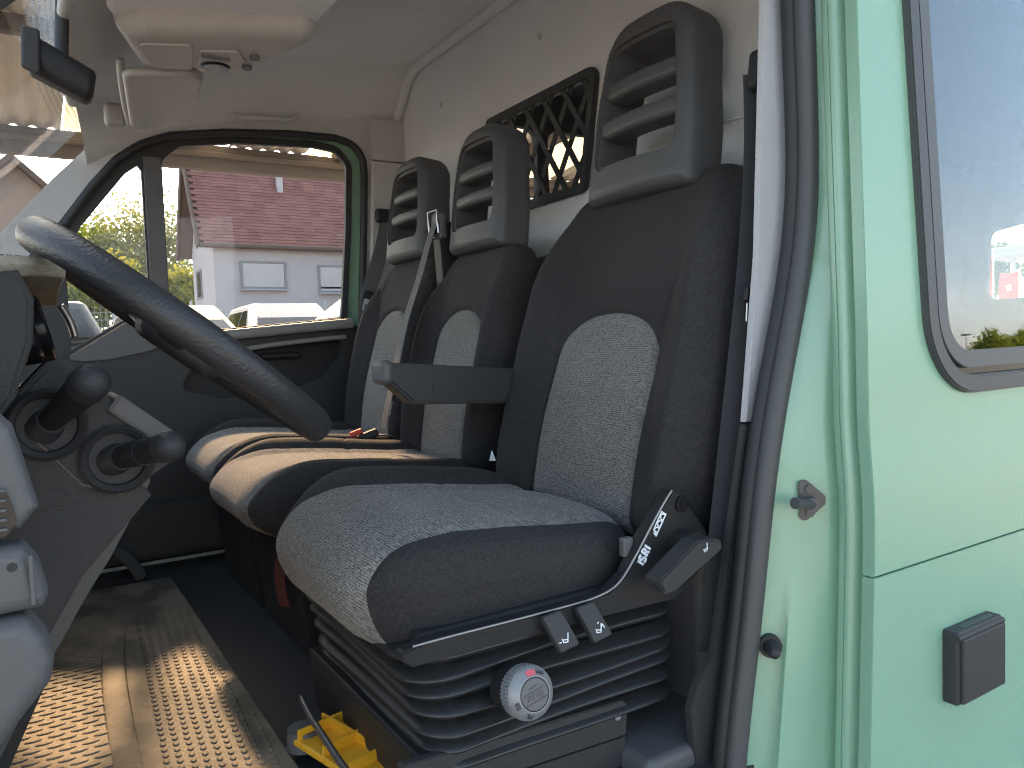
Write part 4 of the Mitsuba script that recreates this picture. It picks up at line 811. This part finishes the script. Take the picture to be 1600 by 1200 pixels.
# trees and hedges
def crown(c, r, n, s, clumps=26, seed=0):
    g = np.random.default_rng(seed); d = g.normal(size=(clumps, 3)); d /= np.linalg.norm(d, axis=1, keepdims=True)
    cc = np.asarray(c) + d * g.uniform(.25, .85, (clumps, 1)) * np.asarray(r); cr = g.uniform(.22, .42, clumps) * np.mean(r)
    k = g.integers(0, clumps, n); p = cc[k] + g.normal(size=(n, 3)) * cr[k, None] * .55
    a = g.normal(size=(n, 3)); a /= np.linalg.norm(a, axis=1, keepdims=True); b = np.cross(a, g.normal(size=(n, 3))); b /= np.linalg.norm(b, axis=1, keepdims=True)
    l = s * g.uniform(.6, 1.3, (n, 1)); w = l * .55
    v = np.stack([p - a * l, p + b * w, p + a * l, p - b * w], 1).reshape(-1, 3); i = np.arange(n)[:, None] * 4
    return trimesh.Trimesh(v, np.vstack([i + [0, 1, 2], i + [0, 2, 3]]), process=False)
def tree(name, label, x, y, h, r, leaf, seed, n=5000, s=.11, group=None):
    z = float(ground_z(y)); k = thing(name, label, 'tree', group)
    g = np.random.default_rng(seed); ms = [cyl((x, y, z - .2), (x + .1, y, z + h * .55), .035 * h * .5, .02 * h * .5, 10)]
    for i in range(6):
        a = g.uniform(0, 6.3); ms.append(cyl((x, y, z + h * g.uniform(.25, .5)), (x + math.cos(a) * r * .7, y + math.sin(a) * r * .7, z + h * g.uniform(.55, .9)), .012 * h * .5, .004 * h * .5, 7))
    put(k + '__trunk', cat(*ms), 'bark', 30); part(k, 'crown', crown((x, y, z + h * .64), (r, r, h * .38), n, s, seed=seed), leaf, False)
tree('pale_tree', 'pale airy tree left of the window post', 3.3, 34, 6.3, 1.7, 'leaf_pale', 1, 4200, .10)
tree('fresh_tree', 'fresh green tree at the left end of the row', 1.3, 33, 5.6, 1.6, 'leaf_fresh', 2, 4200, .11)
tree('light_tree', 'light leafed tree right of the window post beside the house', 5.3, 35, 6.6, 1.5, 'leaf_pale', 3, 3600, .10)
tree('yellow_bush', 'yellow green bush right beside the house wall', 5.1, 30.5, 3.2, 1.3, 'leaf_yellow', 4, 5000, .10)
tree('yellow_bush', 'yellow green bush behind the steering wheel rim', 3.0, 30.5, 3.3, 1.5, 'leaf_yellow', 5, 5000, .10)
tree('green_bush', 'low green bush farthest left behind the wheel', .9, 29.5, 3.0, 1.4, 'leaf_fresh', 6, 4000, .10)
HG = thing('hedge', 'dull green hedge below the bushes', 'hedge')
g = np.random.default_rng(8); n = 9000
put(HG + '__foliage', cat(*[crown((x, 27.5, 2.0), (.9, .6, .95), 1100, .09, 14, 40 + i) for i, x in enumerate(np.arange(-2, 7, 1.1))]), 'leaf_dark', False)
for i, (x, y, h, r, lf, lb) in enumerate([(10.5, 14.2, 4.2, 1.9, 'leaf_pale', 'pale tree seen through the left half of the grille'), (14.0, 15.5, 4.6, 2.2, 'leaf_fresh', 'green tree seen through the right half of the grille')]):
    tree('yard_tree', lb, x, y, h, r, lf, 20 + i, 4000, .12)
TR = crown((0, 0, 2.0), (5, 3, 2.4), 3600, .30, 20, 71)
scene['treeline_source'] = {'type': 'shapegroup', 'leaf': mikit.ply(TR, 'leaf_fresh', False), }
for i in range(46):
    a = i / 46; x = -60 + 420 * a; y = -100 - 25 * math.sin(i * 2.3)
    scene['distant_treeline' if i == 0 else f'distant_treeline__{i:03d}'] = {'type': 'instance', 'shapegroup': {'type': 'ref', 'id': 'treeline_source'}, 'to_world': T().translate([x, y, .2]).rotate([0, 0, 1], i * 67.).scale([1.3, 1.3, .8 + .5 * (i * .37 % 1)])}
labels['distant_treeline'] = {'kind': 'stuff', 'label': 'far green treeline mirrored in the side window'}
LM = thing('street_lamp', 'thin street lamp mirrored in the rear side window', 'street lamp')
put(LM + '__pole', cyl((66, -33, 0), (66, -33, 3.1), .06, .045), 'steel', 30); part(LM, 'head', rbox((66, -33, 3.15), (.9, .4, .14), .05), 'steel_dark', 40)

# banners and forecourt roof seen through the load space
for i, (x, y, zt, lb) in enumerate([(20, 9.18, 3.15, 'taller red banner flag, left one'), (20.6, 8.86, 2.75, 'shorter red banner flag, right one')]):
    k = thing('banner_flag', lb + ' seen through the van windows', 'banner', 'red banner flags behind the van')
    z0 = .9 if i == 0 else .9
    put(k + '__pole', cyl((x, y - .26, .05), (x, y - .26, zt + .1), .02), 'steel', 30)
    part(k, 'cloth', grid(lambda u, v: np.stack([x + .05 * np.sin(v * 5 + u * 2), y - .24 + .45 * u, z0 + (zt - z0) * v], -1), 6, 16), 'banner_red', True)
    part(k, 'print', grid(lambda u, v: np.stack([x - .03 + .05 * np.sin((.74 + .12 * v) * 5), y - .10 + .12 * u, z0 + (zt - z0) * (.76 + .08 * v)], -1), 4, 4), 'print_white', True)
FC = thing('forecourt_roof', 'pale flat forecourt roof on slim posts behind the van', 'forecourt roof')
put(FC + '__roof', rbox((34, 10, 4.1), (8, 9, .35), .05), 'wall_white', 30)
for x, y in ((31, 13.5), (37, 13.5), (31, 7), (37, 7)): part(FC, 'post', cyl((x, y, .05), (x, y, 3.95), .09, k=12), 'car_silver', 30)
for i, (x, y) in enumerate([(52, 26), (60, 21), (70, 24), (64, 33)]): tree('forecourt_tree', ['dark tree', 'dense tree', 'broad tree', 'tall tree'][i] + f' behind the forecourt roof, {["leftmost", "second", "third", "rightmost"][i]} of four', x, y, 5.5, 3.5, 'leaf_dark', 60 + i, 2500, .3, 'trees behind the forecourt roof')

# parked cars
def car(name, label, x, y, deg, paint, kind='hatch', H=1.55):
    k = thing(name, label, 'car', 'cars parked below the far window'); z = float(ground_z(y)); L, W = 4.1, 1.74
    A = T().translate([x, y, z]).rotate([0, 0, 1], deg); tw = {'to_world': A}
    prof = [(-2.05, .32), (-2.05, .62), (-1.95, .80), (-1.2, .93), (-.95, .98), (1.75, .98), (2.0, .85), (2.05, .55), (2.0, .30)]
    body = pillow(rounded([(a, b) for a, b in prof], .08).convex_hull, W, .10, 5)
    put(k + '__body', frame(body, (0, W / 2, 0), (1, 0, 0), (0, 0, 1), (0, -1, 0)), paint, 40, **tw)
    rf = 1.85 if kind == 'hatch' else 1.3
    base = [(-1.05, -.80), (-1.05, .80), (rf, .80), (rf, -.80)]; top = [(-.28, -.60), (-.28, .60), (rf - .35, .60), (rf - .35, -.60)]
    pts = [np.column_stack([np.asarray(rounded(q, .12, 6).exterior.coords)[:-1], np.full(len(rounded(q, .12, 6).exterior.coords) - 1, zz)]) for q, zz in ((base, .95), (top, H - .05), ([(a * .93, b * .9) for a, b in top], H))]
    part(k, 'cabin', M3.hull_points(np.vstack(pts)), paint, 30, **tw)
    def wnd(p0, p1, p2, p3, n, nm='window'):
        q = np.array([p0, p1, p2, p3], float); q2 = q + np.asarray(n) * .012; part(k, nm, trimesh.convex.convex_hull(np.vstack([q - np.asarray(n) * .02, q2])), 'dark_glass', 20, **tw)
    zt = H - .12
    f = lambda z_: (z_ - .95) / (H - .05 - .95)
    for sg in (-1, 1):
        ys = lambda z_: sg * (.80 - .20 * f(z_)); xf = lambda z_: -1.05 + .77 * f(z_); xr = lambda z_: rf - .35 * f(z_); n = unit((0, sg, .4))
        wnd((xf(1.0) + .28, ys(1.0), 1.0), (.12, ys(1.0), 1.0), (.12, ys(zt), zt), (xf(zt) + .16, ys(zt), zt), n)
        wnd((.22, ys(1.0), 1.0), (xr(1.0) - .35, ys(1.0), 1.0), (xr(zt) - .28, ys(zt), zt), (.22, ys(zt), zt), n)
        mm = part(k, 'wing_mirror', rbox((-.72, sg * .93, 1.04), (.12, .16, .13), .04), paint, 40, **tw)
        part(k, 'headlight', ellipsoid((-1.93, sg * .62, .72), (.14, .20, .10), 2), 'lamp_clear', True, **tw)
        part(k, 'tail_light', ellipsoid((1.96, sg * .70, .78), (.08, .12, .14), 2), 'lamp_red', True, **tw)
        for wx in (-1.28, 1.28):
            t_ = part(k, 'wheel', cyl((wx, sg * .66, .31), (wx, sg * .89, .31), .31, k=28), 'tyre', 30, **tw); part(t_, 'rim', cyl((wx, sg * .80, .31), (wx, sg * .896, .31), .20, k=20), 'car_silver', 30, **tw)
    wnd((-1.05 + .04, -.66, 1.0), (-1.05 + .04, .66, 1.0), (-1.05 + .77 * f(zt), .50, zt), (-1.05 + .77 * f(zt), -.50, zt), unit((-.8, 0, .77)), 'windscreen')
    wnd((rf - .01, -.62, 1.02), (rf - .01, .62, 1.02), (rf - .35 * f(zt), .50, zt), (rf - .35 * f(zt), -.50, zt), unit((1, 0, .35)), 'rear_window')
    part(k, 'number_plate', rbox((-2.06, 0, .45), (.02, .50, .11), .005), 'print_white', 30, **tw)
car('parked_car', 'cream car whose windscreen shows over the steering wheel rim', 2.05, 12.4, 94, 'car_cream', H=1.52)
car('parked_car', 'white car between the cream one and the white one with dark side windows', 3.78, 12.6, 88, 'car_white', H=1.55)
car('parked_car', 'white car with dark side windows, rightmost below the window', 3.75, 8.5, 2, 'car_white', H=1.58)
car('parked_car', 'dark car seen below the steering wheel rim at the left', .1, 12.6, 272, 'car_dark', H=1.52)
